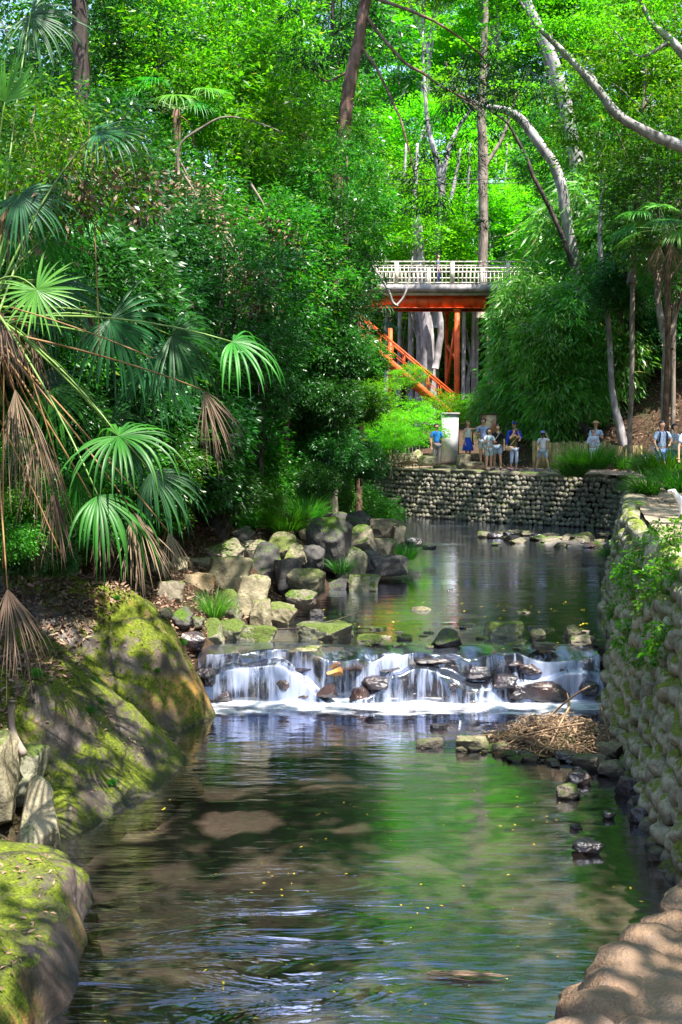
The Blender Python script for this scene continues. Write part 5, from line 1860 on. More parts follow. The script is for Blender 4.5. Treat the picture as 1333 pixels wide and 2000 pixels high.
for i in range(14):       # ferns and seedlings on the bedrock
    y = rg.uniform(10.5, 17); x = float(bankx(y)) - rg.uniform(.3, 1.6)
    plant('fine', i, (x, y, bank_z(x, y)), rg.uniform(.05, .11), 'seedling', 'tiny fresh green seedling on the mossy bedrock', 'plant', 'seedlings on the mossy bedrock')
for i, (px, py, Y) in enumerate([(30, 1010, 11.8), (60, 1060, 12.2), (15, 1080, 11.6), (100, 1030, 12.6), (20, 930, 12)]):
    p = at(px, py, Y)
    plant('fine', i, tuple(p), .42, 'fern', 'feathery fern low in the shade under the palm', 'fern', 'ferns under the palm')

# creeper with withered leaves at the upper left
t = thing('creeper', 'tangled creeper with brown withered leaves hanging before the palms at the upper left', 'creeper', at(110, 300, 12))
rng = np.random.default_rng(8)
Cn = np.array([tuple(at(rng.normal(115, 75), rng.normal(300, 60), 12 + rng.normal(0, .4)) - at(110, 300, 12)) for _ in range(80)])
V, F = leaf_cloud(rng, Cn, 'fine', .75); link('leaves', np_mesh('leaves', V, F), M['bright'], t)
Cn = np.array([tuple(at(rng.normal(150, 40), rng.normal(370, 45), 11.9 + rng.normal(0, .2)) - at(110, 300, 12)) for _ in range(7)])
V, F = leaf_cloud(rng, Cn, 'fine', 1.2); link('withered_leaves', np_mesh('withered_leaves', V, F), M['palm_dead'], t)
b = MB()
for i in range(14):
    p = at(rng.uniform(0, 260), rng.uniform(190, 260), 12) - at(110, 300, 12); q = at(rng.uniform(0, 300), rng.uniform(330, 460), 12) - at(110, 300, 12)
    b.tube(wander([p, p.lerp(q, .5) + Vector((0, 0, -.1)), q], 4, .1, i), .005, 4)
b.build('stems', M['twig'], t)

# ------------------------------------------------------------------ litter, floating leaves, twig heap, branches
def litter(name, pts, L, mt, label, seed, flat=.35, w=.45):
    rng = np.random.default_rng(seed)
    P = np.array(pts)
    n = len(P)
    D = rng.normal(0, 1, (n, 3)); D[:, 2] *= flat
    Nn = rng.normal(0, flat, (n, 3)); Nn[:, 2] += 1
    LL = L * rng.uniform(.5, 1.4, n)
    V, F = leaf_quads(P, D, Nn, LL, LL * w)
    o = link(name, np_mesh(name, V, F), M[mt])
    tag(o, label, 'leaves', None, 'stuff')
    return o


rng = np.random.default_rng(20)
pts = []
n_ = 26000
xs_ = rng.uniform(6, 24, n_); ys_ = rng.uniform(44, 62, n_)
zs_ = ground_z(xs_, ys_)
litter('leaf_litter', np.stack([xs_, ys_, zs_ + .03], 1), .20, 'litter', 'brown dry leaves covering the slope behind the board fence', 1, .5, .22)
n_ = 16000
ys_ = rng.uniform(11, 30, n_); xs_ = bankx(ys_) - 1.3 - np.abs(rng.normal(0, 2.2, n_))
zs_ = np.array([max(a, b_) for a, b_ in zip(ground_z(xs_, ys_), np.where(ys_ < 18.5, bank_h(ys_, bankx(ys_) - xs_, xs_), -9))])
litter('leaf_litter', np.stack([xs_, ys_, zs_ + .02], 1), .10, 'litter', 'dry brown leaves lying on the left bank behind the bedrock', 2, .5, .4)
n_ = 8000
ys_ = rng.uniform(11.2, 18.4, n_); xs_ = bankx(ys_) - 1.15 - np.abs(rng.normal(0, .8, n_))
zs_ = bank_h(ys_, bankx(ys_) - xs_, xs_)
litter('leaf_litter', np.stack([xs_, ys_, zs_ + .02], 1), .07, 'litter', 'thick brown leaf litter on top of the bedrock bank', 7, .5, .4)
n_ = 4000
ys_ = rng.uniform(17, 22, n_); xs_ = bankx(ys_) - .25 - np.abs(rng.normal(0, 1.2, n_))
zs_ = np.array([surf_z(a, b_) for a, b_ in zip(xs_, ys_)])
litter('leaf_litter', np.stack([xs_, ys_, zs_ + .02], 1), .08, 'litter', 'dead leaves on the earth between the bedrock and the rock pile', 8, .5, .4)
n_ = 1300
ys_ = rng.uniform(7.5, 17, n_); xs_ = bankx(ys_) - .25 - np.abs(rng.normal(0, .8, n_))
zs_ = bank_h(ys_, bankx(ys_) - xs_, xs_)
litter('leaf_litter', np.stack([xs_, ys_, zs_ + .012], 1), .05, 'litter', 'scattered dead leaves on the mossy bedrock', 3, .3, .4)
n_ = 170
cx_ = rng.uniform(-1.8, 2.6, 26); cy_ = rng.uniform(7.2, 16.2, 26); ci_ = rng.integers(0, 26, n_)
xs_ = np.clip(cx_[ci_] + rng.normal(0, .28, n_), -1.8, 2.8); ys_ = cy_[ci_] + rng.normal(0, .35, n_)
litter('floating_leaves', np.stack([xs_, ys_, 0 * xs_ + .006], 1), .035, 'floatleaf', 'yellow fallen leaves floating on the lower pool', 4, .05, .45)
n_ = 150
ys_ = rng.uniform(17.6, 23, n_); xs_ = rng.uniform(-.6, 4.3, n_)
litter('floating_leaves', np.stack([xs_, ys_, 0 * xs_ + Z_UP + .008], 1), .06, 'floatleaf', 'yellow fallen leaves caught above the falls', 5, .1, .45)
n_ = 4000
sel_ = rng.integers(s1, s3, n_); of = rng.uniform(BATTER + .2, 3.8, n_)
litter('leaf_litter', np.stack([WLINE[sel_, 0] + WN[sel_, 0] * of, WLINE[sel_, 1] + WN[sel_, 1] * of, 0 * of + Z_PATH + .02], 1), .08, 'litter', 'brown leaves strewn over the far path', 6, .2, .4)

# rotten log edge + twigs of the washed up heap
hc = onz(1085, 1448, .05)
t = thing('twig_heap', 'heap of washed up twigs and dead grass lying against the foot of the cobble wall', 'twig heap', hc)
b = MB()
rng = np.random.default_rng(31)
for i in range(1700):
    a = rng.uniform(0, 6.283); q = math.sqrt(rng.uniform())
    x = math.cos(a) * q * .82 + .08; y = math.sin(a) * q * .55
    hgt = .30 * max(0, 1 - q ** 1.6) * (1 - .35 * x) * (.8 if x < -.4 else 1)
    z = hgt * rng.uniform(.1, 1.0) + .01
    dirv = Vector((rng.normal(0, 1), rng.normal(0, .7), rng.normal(0, .22))).normalized()
    L = rng.uniform(.08, .34)
    p = Vector((x, y, z)); c = p + dirv * L * .5 + Vector((rng.normal(0, .03), rng.normal(0, .03), rng.normal(0, .03))); q2 = p + dirv * L + Vector((0, 0, -.03))
    b.tube([p, c, q2], [.004, .0035, .002] if rng.uniform() < .9 else [.011, .009, .006], 4, caps=False)
b.build('twigs', M['twig'], t)
core = MB()
X_, Y_ = np.meshgrid(np.linspace(-.82, .95, 60), np.linspace(-.58, .58, 40))
Zc = .20 * np.clip(1 - ((X_ - .05) / .82) ** 2 - (Y_ / .55) ** 2, 0, 1) ** .8 * (1 - .3 * X_) + .05 * fbm(X_ * 9, Y_ * 9, 4, 3) - .03
idx = np.arange(X_.size).reshape(X_.shape)
link('matted_core', np_mesh('matted_core', np.stack([X_.ravel(), Y_.ravel(), Zc.ravel()], 1), np.stack([idx[:-1, :-1].ravel(), idx[:-1, 1:].ravel(), idx[1:, 1:].ravel(), idx[1:, :-1].ravel()], 1), True), M['ground'], t)
for i, (a, c) in enumerate((((-.75, -.2, .02), (.25, -.5, .35)), ((.0, .2, .3), (.35, -.3, .75)), ((.6, -.3, .1), (.5, -.2, .5)), ((-.2, -.55, 0), (.15, -.1, .45)))):
    b = MB(); b.tube(bezier(a, Vector(a).lerp(Vector(c), .5) + Vector((0, 0, .05)), c, 6), .012, 6); b.build('stick', M['twig'], t)
n_ = 900
P_ = np.stack([rng.uniform(-.8, .9, n_), rng.uniform(-.5, .5, n_)], 1)
Zp = .30 * np.clip(1 - ((P_[:, 0] - .05) / .85) ** 2 - (P_[:, 1] / .58) ** 2, 0, 1) ** .8 * (1 - .3 * P_[:, 0])
D_ = rng.normal(0, 1, (n_, 3)); D_[:, 2] *= .3; Nn_ = rng.normal(0, .5, (n_, 3)); Nn_[:, 2] += 1
V, F = leaf_quads(np.stack([P_[:, 0], P_[:, 1], Zp + .02], 1), D_, Nn_, rng.uniform(.03, .08, n_), rng.uniform(.012, .03, n_))
link('dead_leaves', np_mesh('dead_leaves', V, F), M['litter'], t)

p = [at(430, 1232, 18.6), at(520, 1228, 18.5), at(580, 1226, 18.6), at(650, 1214, 18.8), at(712, 1193, 19.2)]
b = MB(); w_ = wander(p, 6, .02); b.tube(w_, list(np.linspace(.018, .007, len(w_))), 8, .2)
tag(b.build('fallen_branch', M['bark_dark']), 'thin dark fallen branch lying over the water from the boulders to the pool', 'branch')
p = [at(1060, 1232, 18.9), at(1085, 1275, 18.2), at(1096, 1296, 17.6)]
b = MB(); b.tube(wander(p, 4, .01), .006, 6)
tag(b.build('fallen_branch', M['twig']), 'short thin stick dipping into the right part of the falls', 'branch')
p = [at(1112, 1395, 16.3), at(1112, 1370, 16.3), at(1108, 1352, 16.3)]
b = MB(); b.tube(p, [.02, .016, .004], 6)
tag(b.build('fallen_branch', M['twig']), 'short upright dead stem at the foot of the falls behind the twig heap', 'branch')
b = MB()
q0 = onz(820, 1903, .015); 
for i in range(22):
    a = q0 + Vector((rng.uniform(0, .3), rng.normal(0, .02), rng.uniform(0, .012))); d = Vector((1, rng.normal(-.08, .12), 0)) * rng.uniform(.15, .45)
    b.tube([a, a + d * .5 + Vector((0, rng.normal(0, .01), .004)), a + d], [.004, .004, .002], 4)
tag(b.build('reed_bundle', M['litter']), 'small raft of yellowed reed stalks floating in the near pool', 'reeds')
p = [at(22, 1370, 11.4), at(24, 1430, 11.4), at(48, 1475, 11.3)]
b = MB(); b.tube(wander(p, 5, .02), [.035] * 11, 8, .3)
tag(b.build('fallen_branch', M['bark_mid']), 'stubby bent branch lying against the rocks at the left edge', 'branch')

# ------------------------------------------------------------------ people
def cloth(name, col, rough=.8, var=.12):
    k = 'cloth_' + name
    if k not in M: M[k] = m_plain(k, col, rough, .2, var, 25, .15)
    return M[k]


SKIN = m_plain('skin', (.56, .32, .22), .55, .35, .06, 30)
HAIR = m_plain('hair_black', (.018, .014, .012), .45, .4, .3, 60)
HAIR_RED = m_plain('hair_auburn', (.20, .07, .03), .5, .4, .3, 60)


def skin_obj(name, verts, edges, mt, parent, sub=1):
    me = bpy.data.meshes.new(name)
    me.from_pydata([v[0] for v in verts], edges, [])
    me.materials.append(mt)
    o = bpy.data.objects.new(name, me)
    C.objects.link(o); o.parent = parent
    md = o.modifiers.new('skin', 'SKIN'); md.use_smooth_shade = True
    md.branch_smoothing = .6
    sv = me.skin_vertices[0].data if me.skin_vertices else None
    if sv is None:
        bpy.context.view_layer.objects.active = o
    for i, v in enumerate(verts):
        r = v[1]
        me.skin_vertices[0].data[i].radius = (r, r) if not hasattr(r, '__len__') else r
    me.skin_vertices[0].data[0].use_root = True
    ss = o.modifiers.new('subsurf', 'SUBSURF'); ss.levels = sub; ss.render_levels = sub
    return o


def ell_mesh(mb, c, r, cut=None, ico=None, M_=None):
    V, F = (ico or ICO3)
    V = V * np.array(r)
    if cut is not None:
        keep = cut(V)
        F = F[keep[F].all(1)]
    if M_ is not None: V = V @ np.array(M_.to_3x3()).T
    V = V + np.array(c)
    mb.V.append(V); mb.F.append(F + mb.n); mb.n += len(V)


DEF_ARM = {'L': ((.145, -.01, .63), (.15, -.06, .49)), 'R': ((-.145, -.01, .63), (-.15, -.06, .49))}


def person(label, px, py_feet, Y, H, yaw, top, bottom, shoes=(.05, .05, .06), hair=HAIR, arms=None, style='shorts', sleeve='short', hairstyle='short',
           hat=None, step=(0, 0), long_hair=False, z=None, female=False, group='walkers on the far path', backpack=None, strap=None, bag=None, camera_=None, head=(0, 0)):
    """feet on the path; facing -Y before the yaw; lengths below are in body heights"""
    p = at(px, py_feet, Y)
    p.z = Z_PATH if z is None else z
    t = thing('person', label, 'person', p, math.radians(yaw), group)
    A = dict(DEF_ARM); A.update(arms or {})
    h = lambda v: (v[0] * H, v[1] * H, v[2] * H)
    sh = .088 if female else .10
    hp = .052
    sy, sx = step
    # --- body: torso, neck and head, arms with hands, legs, one skin
    vs = [((0, 0, .53), (.075, .058)), ((0, 0, .60), (.066, .052)), ((0, .005, .70), (.076, .056)), ((0, .005, .785), (.078, .05)), ((0, .0, .835), .030), ((0, -.003, .862), .028),
          ((0, -.008, .893), (.040, .044)), ((0, -.006, .93), (.046, .052)), ((0, 0, .965), (.040, .045)), ((0, 0, .985), .02)]
    es = [(i, i + 1) for i in range(9)]
    vs.append(((0, -.056, .918), .007)); es.append((7, len(vs) - 1))           # nose
    for s_ in (-1, 1):
        vs.append(((s_ * .049, 0, .925), .009)); es.append((7, len(vs) - 1))     # ears
    sleeve_pts = []
    for s_, k in ((1, 'L'), (-1, 'R')):
        el, wr = A[k]
        n0 = len(vs)
        S0 = (s_ * sh, .0, .80)
        vs += [(S0, .028), (el, .021), (wr, .014)]
        es += [(3, n0), (n0, n0 + 1), (n0 + 1, n0 + 2)]
        sleeve_pts.append((S0, el, wr))
        d = (Vector(wr) - Vector(el)).normalized()
        sd2 = d.cross(Vector((0, 0, 1)) if abs(d.z) < .8 else Vector((0, 1, 0))).normalized()
        palm = Vector(wr) + d * .025
        vs.append((tuple(palm), (.016, .009))); pi = len(vs) - 1; es.append((n0 + 2, pi))
        for fi, (o_, l_) in enumerate(((-.013, .036), (-.0045, .042), (.0045, .040), (.013, .032))):
            q = palm + sd2 * o_ + d * .02
            q2 = q + d * l_ * .5 + Vector((0, -.005, 0)); q3 = q2 + d * l_ * .35 + Vector((0, -.012, 0))
            vs += [(tuple(q2), .0045), (tuple(q3), .0038)]
            es += [(pi, len(vs) - 2), (len(vs) - 2, len(vs) - 1)]
        q = palm + sd2 * -.020 - d * .005; q2 = q + sd2 * -.010 + d * .016
        vs += [(tuple(q), .006), (tuple(q2), .0045)]; es += [(pi, len(vs) - 2), (len(vs) - 2, len(vs) - 1)]
    legs = []
    for s_, k in ((1, 0), (-1, 1)):
        f = sy * s_; g = sx * s_
        n0 = len(vs)
        hipp = (s_ * hp, 0, .50); kn = (s_ * hp * 1.05 + g * .5, -.015 + f * .55, .285); an = (s_ * hp * 1.1 + g, .012 + f, .045); to = (s_ * hp * 1.2 + g, -.075 + f, .016)
        vs += [(hipp, .048), (kn, .033), ((an[0] * .5 + kn[0] * .5, an[1] * .5 + kn[1] * .5 + .008, .19), .032), (an, .018), (to, .014)]
        es += [(0, n0), (n0, n0 + 1), (n0 + 1, n0 + 2), (n0 + 2, n0 + 3), (n0 + 3, n0 + 4)]
        legs.append((hipp, kn, an, to))
    vs = [(h(v), (tuple(q * H for q in r) if hasattr(r, '__len__') else r * H)) for v, r in vs]
    body = skin_obj('body', vs, es, SKIN, t, 1)
    # --- face
    for s_ in (-1, 1):
        b = MB(); ell_mesh(b, h((s_ * .017, -.047, .930)), h((.0065, .004, .0045)), ico=ICO2); b.build('eye', HAIR, t)
    b = MB(); ell_mesh(b, h((0, -.046, .898)), h((.013, .004, .0035)), ico=ICO2); b.build('mouth', M.setdefault('lip', m_plain('lip', (.40, .13, .11), .5)), t)
    # --- hair
    b = MB()
    ell_mesh(b, h((0, .006, .938)), h((.056, .062, .060)), cut=lambda V: (V[:, 1] > -.30 * .062 * H) | (V[:, 2] > .45 * .06 * H))
    if long_hair:
        ell_mesh(b, h((0, .045, .86)), h((.05, .03, .075)))
    if hairstyle == 'tail':
        ell_mesh(b, h((0, .072, .875)), h((.020, .022, .065)))
    b.build('hair', hair, t)
    # --- upper garment
    vs = [((0, 0, .53 if style != 'skirt' else .58), (.088, .066)), ((0, 0, .62), (.080, .062)), ((0, .005, .71), (.088, .066)), ((0, .005, .79), (.088, .058)), ((0, 0, .825), (.045, .04))]
    es = [(0, 1), (1, 2), (2, 3), (3, 4)]
    for (S0, el, wr) in sleeve_pts:
        if sleeve == 'none': continue
        n0 = len(vs)
        e2 = Vector(S0).lerp(Vector(el), .8 if sleeve == 'short' else 1.0)
        vs += [(S0, .038), (tuple(e2), .036)]; es += [(3, n0), (n0, n0 + 1)]
        if sleeve == 'long':
            vs.append((tuple(Vector(el).lerp(Vector(wr), .85)), .026)); es.append((n0 + 1, n0 + 2))
    vs = [(h(v), (tuple(q * H for q in r) if hasattr(r, '__len__') else r * H)) for v, r in vs]
    skin_obj('shirt', vs, es, top, t, 1)
    # --- lower garment
    if style == 'skirt':
        b = MB(); n = 28; V = []; F = []
        prof = [(.62, .062), (.58, .075), (.5, .10), (.4, .125), (.30, .145), (.295, .140)]
        for j, (zz, rr) in enumerate(prof):
            for k in range(n):
                a = 6.2832 * k / n
                r2 = rr * (1 + .07 * math.sin(a * 7) * (j / 5))
                V.append(h((math.cos(a) * r2, math.sin(a) * r2 * .8, zz)))
        for j in range(len(prof) - 1):
            for k in range(n): F.append((j * n + k, j * n + (k + 1) % n, (j + 1) * n + (k + 1) % n, (j + 1) * n + k))
        b.add(V, F); b.build('skirt', bottom, t)
    else:
        vs = [((0, 0, .55), (.084, .064))]; es = []
        for (hipp, kn, an, to) in legs:
            n0 = len(vs)
            if style == 'shorts': pts = [(hipp, .062), (tuple(Vector(hipp).lerp(Vector(kn), .85)), .056)]
            elif style == 'capri': pts = [(hipp, .060), (kn, .044), (tuple(Vector(kn).lerp(Vector(an), .5)), .040)]
            else: pts = [(hipp, .060), (kn, .044), (tuple(Vector(kn).lerp(Vector(an), .93)), .034)]
            vs += pts
            es.append((0, n0)); es += [(n0 + i, n0 + i + 1) for i in range(len(pts) - 1)]
        vs = [(h(v), (tuple(q * H for q in r) if hasattr(r, '__len__') else r * H)) for v, r in vs]
        skin_obj({'shorts': 'shorts', 'capri': 'trousers', 'trousers': 'trousers'}[style], vs, es, bottom, t, 1)
    sm = cloth('shoe_%d_%d_%d' % tuple(int(c * 100) for c in shoes), shoes)
    for (hipp, kn, an, to) in legs:
        b = MB(); ell_mesh(b, h((to[0] * .5 + an[0] * .5, an[1] - .038, .022)), h((.028, .075, .024)), ico=ICO2)
        b.build('shoe', sm, t)
    if hat:
        b = MB(); ell_mesh(b, h((0, .004, .955)), h((.062, .066, .052)), cut=lambda V: V[:, 2] > -.2 * .05 * H)
        if hat[0] == 'straw': ell_mesh(b, h((0, 0, .955)), h((.115, .115, .008)), ico=ICO2)
        if hat[0] == 'cap': ell_mesh(b, h((0, -.07, .955)), h((.045, .05, .008)), ico=ICO2)
        b.build('hat', hat[1], t)
    if backpack:
        b = MB(); ell_mesh(b, h((0, .095, .69)), h((.075, .045, .105))); ell_mesh(b, h((0, .13, .66)), h((.05, .02, .06)))
        b.build('backpack', backpack, t)
        for s_ in (-1, 1):
            b = MB(); b.tube([h((s_ * .05, .09, .78)), h((s_ * .055, .02, .845)), h((s_ * .06, -.062, .79)), h((s_ * .07, -.05, .66)), h((s_ * .065, .06, .60))], .012 * H, 6)
            b.build('strap', backpack, t)
    if strap:
        b = MB(); b.tube([h((.06, .0, .845)), h((.03, -.068, .77)), h((-.05, -.075, .66)), h((-.10, -.03, .56))], .010 * H, 6); b.build('strap', strap, t)
    if bag:
        col, at_ = bag
        b = MB()
        V = ICO3[0]; V2 = np.sign(V) * np.abs(V) ** .6 * np.array((.10, .035, .055)) * H
        b.V.append(V2 + np.array(h(at_))); b.F.append(ICO3[1]); b.n = len(V2); b.build('bag', col, t)
        b = MB(); b.tube([h((.05, -.02, .845)), h((.02, -.075, .75)), h((at_[0], at_[1] - .0, at_[2] + .05))], .007 * H, 6); b.build('strap', col, t)
    if camera_:
        col, at_ = camera_
        b = MB(); b.box(-.032 * H, .032 * H, -.012 * H, .012 * H, -.02 * H, .02 * H, Matrix.Translation(h(at_))); b.build('camera_body' if col[0] < .1 else 'phone', cloth('gadget%d' % int(col[1] * 100), col, .4), t)
    return t


RAISE = {'L': ((.13, -.09, .735), (.045, -.115, .90)), 'R': ((-.13, -.09, .735), (-.045, -.115, .90))}
HOLD = {'L': ((.135, -.04, .65), (.04, -.13, .70)), 'R': ((-.135, -.04, .65), (-.04, -.13, .70))}
# where the feet meet the path: the pixel row fixes the distance
def yfeet(py, z=Z_PATH):
    return onz(666, py, z).y


ZL = Z_PATH + .22
person('woman with auburn hair, sleeveless pale top and long blue skirt, pointing to the right', 914, 898, 45.6, 1.58, 35, cloth('pale_top', (.62, .66, .62)), cloth('blue_skirt', (.02, .07, .45)),
       hair=HAIR_RED, style='skirt', sleeve='none', hairstyle='tail', female=True, z=ZL, arms={'L': ((.17, -.06, .80), (.27, -.12, .87))}, shoes=(.5, .5, .5))
person('man in pale blue shirt and white shorts next to the map board', 944, 905, 45.4, 1.72, -20, cloth('pale_blue', (.30, .36, .62)), cloth('white', (.68, .68, .72)),
       arms={'R': ((-.15, -.03, .66), (-.03, -.11, .66))}, z=ZL - .05, shoes=(.35, .3, .3))
person('woman with dark bobbed hair, light blue backpack and shorts looking at a green phone', 955, 917, 44.2, 1.52, 15, cloth('whiteblue', (.55, .62, .68)), cloth('shorts_grey', (.42, .48, .50)),
       arms=HOLD, female=True, long_hair=True, backpack=cloth('pack_lightblue', (.35, .50, .66)), camera_=((.05, .55, .45), (0, -.15, .74)), shoes=(.05, .04, .04))
person('black haired man in black T-shirt and light blue shorts with a shoulder strap', 972, 914, 45.0, 1.66, -15, cloth('black', (.015, .015, .02)), cloth('shorts_blue', (.42, .52, .70)),
       arms={'R': ((-.15, -.02, .65), (-.05, -.12, .62))}, strap=cloth('strap_beige', (.5, .44, .38)), shoes=(.03, .03, .03), step=(-.04, .02))
person('tall man in deep blue jacket and dark cap', 1004, 910, 46.0, 1.76, -8, cloth('deep_blue', (.01, .04, .34)), cloth('navy', (.01, .02, .12)), sleeve='long', style='trousers', hat=('cap', cloth('navy', (.01, .02, .12))),
       arms={'L': ((.15, -.03, .66), (.12, -.12, .62))}, shoes=(.02, .04, .25))
person('woman in olive sleeveless top raising a camera, beige shoulder bag and purple shoes', 1004, 921, 43.6, 1.53, 12, cloth('olive', (.10, .085, .02)), cloth('capri_blue', (.44, .48, .66)), sleeve='none', style='capri',
       arms=RAISE, female=True, camera_=((.02, .02, .03), (0, -.125, .935)), bag=(cloth('beige', (.50, .36, .24)), (-.13, -.05, .52)), shoes=(.30, .03, .36), step=(0, .01))
person('girl in white T-shirt and denim shorts with a lavender bandana, one leg stepping out', 1060, 922, 43.4, 1.42, 168, cloth('white_tee', (.70, .66, .72)), cloth('denim_light', (.36, .44, .58)),
       arms={'R': ((-.17, -.05, .73), (-.10, -.09, .87)), 'L': ((.15, .02, .64), (.14, .0, .50))}, female=True, hairstyle='tail', hat=('band', cloth('lavender', (.30, .26, .62))), shoes=(.10, .20, .75), step=(-.03, .10))
person('man in straw hat, light blue shirt and white trousers on the far path', 1163, 915, 44.6, 1.78, 5, cloth('sky_shirt', (.42, .55, .74)), cloth('white_trousers', (.62, .66, .80)), style='trousers', hat=('straw', cloth('straw', (.50, .33, .16))), shoes=(.5, .5, .5),
       arms=HOLD)
person('short dark haired woman in pale tunic close in front of the straw hatted man', 1158, 917, 43.9, 1.50, -5, cloth('pale_tunic', (.52, .56, .72)), cloth('pale_skirt', (.60, .64, .80)), style='trousers', female=True, sleeve='long', arms=HOLD, shoes=(.4, .4, .5))
person('man in bright blue T-shirt and grey trousers half hidden by maple leaves', 853, 900, 46.8, 1.70, 20, cloth('bright_blue', (.03, .22, .62)), cloth('grey_trousers', (.30, .28, .30)), style='trousers', shoes=(.1, .1, .1))
zr_ = Z_PATH
person('man in light blue shirt and blue patterned shorts wearing a dark backpack', 1292, 930, 35.0, 1.74, 14, cloth('lt_shirt', (.42, .54, .78)), cloth('pattern_shorts', (.16, .28, .58), var=.7), backpack=cloth('pack_navy', (.015, .02, .06)),
       arms={'L': ((.15, -.05, .67), (.08, -.12, .62)), 'R': ((-.15, -.03, .64), (-.15, -.1, .56))}, shoes=(.08, .08, .1), group='walkers at the right edge')
person('dark haired person in striped top and jeans, head bent, behind the backpack man', 1317, 928, 36.0, 1.66, 40, cloth('stripe', (.22, .28, .38), var=.6), cloth('jeans', (.05, .12, .32)), style='trousers', arms=HOLD, shoes=(.1, .1, .1), group='walkers at the right edge')
person('man in pale shirt with a wristband, cut by the right edge of the picture', 1345, 960, 29.0, 1.72, 5, cloth('pale_shirt', (.55, .60, .78)), cloth('grey_shorts', (.30, .32, .38)), arms={'R': ((-.155, -.01, .63), (-.16, -.04, .49))}, shoes=(.1, .1, .1), group='walkers at the right edge')
# somebody crossing the bridge
person('person in grey blue clothes crossing the footbridge behind the railing', 856, 555, YB + 1.2, 1.65, 80, cloth('greyblue', (.12, .14, .26)), cloth('navy', (.01, .02, .12)), style='trousers', group='people on the footbridge', z=at(800, 556, YB).z)


def dog():
    p = at(1344, 992, 20.6); p.z = Z_PATH
    t = thing('dog', 'small white curly dog standing on the wall top at the right edge', 'dog', p, math.radians(-118))
    wh = m_plain('white_fur', (.74, .70, .70), .9, .1, .12, 60, .6)
    # facing -Y: chest at -Y, tail at +Y
    vs = [((0, .17, .30), (.075, .08)), ((0, .05, .295), (.07, .08)), ((0, -.10, .29), (.085, .10)), ((0, -.17, .34), .065), ((0, -.22, .42), .05), ((0, -.245, .47), (.058, .055)), ((0, -.31, .455), .034), ((0, -.35, .448), .022),
          ((0, .24, .34), .025), ((0, .28, .42), .03), ((0, .26, .48), .035)]
    es = [(0, 1), (1, 2), (2, 3), (3, 4), (4, 5), (5, 6), (6, 7), (0, 8), (8, 9), (9, 10)]
    for s_ in (-1, 1):
        n = len(vs)
        vs += [((s_ * .055, .17, .24), .05), ((s_ * .06, .13, .17), .032), ((s_ * .06, .20, .09), .02), ((s_ * .06, .185, .025), .02), ((s_ * .06, .15, .015), .018)]
        es += [(0, n), (n, n + 1), (n + 1, n + 2), (n + 2, n + 3), (n + 3, n + 4)]
        n = len(vs)
        vs += [((s_ * .055, -.11, .22), .038), ((s_ * .055, -.10, .12), .024), ((s_ * .055, -.115, .025), .022), ((s_ * .055, -.145, .015), .018)]
        es += [(2, n), (n, n + 1), (n + 1, n + 2), (n + 2, n + 3)]
        n = len(vs)
        vs += [((s_ * .055, -.235, .49), .02), ((s_ * .075, -.235, .43), .024)]; es += [(5, n), (n, n + 1)]
    skin_obj('body', vs, es, wh, t, 2)
    b = MB(); ell_mesh(b, (0, -.372, .452), (.014, .010, .010), ico=ICO2); b.build('nose', HAIR, t)
    for s_ in (-1, 1):
        b = MB(); ell_mesh(b, (s_ * .026, -.296, .484), (.007, .006, .007), ico=ICO2); b.build('eye', HAIR, t)


dog()

# ------------------------------------------------------------------ the canopy over the stream: its leaves break the sunlight into dapples
GAPS = [  # (x, y, z, radius): spots to light, canopy leaves cut away along their sun ray
 (1.2, 17.0, .3, .95), (2.6, 17.1, .3, .45), (-.4, 17.1, .3, .4), (-1.4, 17.1, .3, .25), (-1.2, 19.6, 1.2, .7), (-.6, 20.6, .9, .6), (-1.7, 21.8, 1.7, .5), (-.1, 24, 1.2, .5),
 (3.0, 44, 1.4, .6), (4.5, 43, 1.4, .35), (5.8, 41.6, 1.4, .5), (7.2, 40.6, 1.0, .35), (-2.5, 14.0, .8, .42), (-2.2, 13.2, .5, .25), (-2.6, 16.0, 1.3, .3), (-2.5, 9.6, .4, .5), (-2.8, 8.4, .4, .4),
 (-2.9, 11, .8, .3), (5.0, 17.6, 1.8, 1.0), (4.3, 15, 1.3, .7), (4.6, 19, 1.5, .8), (3.7, 13, .9, .6), (4.9, 20.5, 2, .7), (3.3, 11.3, .7, .45), (4.1, 14, 2.2, .4), (4.1, 16.2, .5, .4),
 (-.7, 11.0, 0, .35), (.2, 10.8, 0, .2), (-1.5, 11.1, 0, .25), (-1.1, 9.0, 0, .4), (-1.0, 12.6, 0, .45), (.1, 12.4, 0, .3), (1.2, 15.2, 0, .6), (3.3, 14.9, .3, .6), (-.6, 15.6, 0, .45), (0, 14, 0, .4), (.8, 11.4, 0, .25), (-1.3, 13.9, 0, .3), (-.2, 8.0, 0, .3),
 (2.9, 20.5, .7, .35), (2.4, 24, .7, .4), (1, 23, .7, .25), (3.9, 34.5, .7, .6), (6.2, 35, .8, .5), (6, 43.4, 2.4, .6), (8, 43.8, 2.4, .5), (4.8, 45, 2.5, .4), (10, 44, 2.4, .4), (9.2, 34.5, 3, .5), (11, 48.5, 3.8, 1.3), (13.2, 50, 6, 1.4), (12, 47.5, 3.5, 1.0), (14, 52, 8, 1.0),
 (9, 38, 2.6, .6), (8.0, 29, 2.6, .4), (5.6, 20.5, 2.6, .5)]
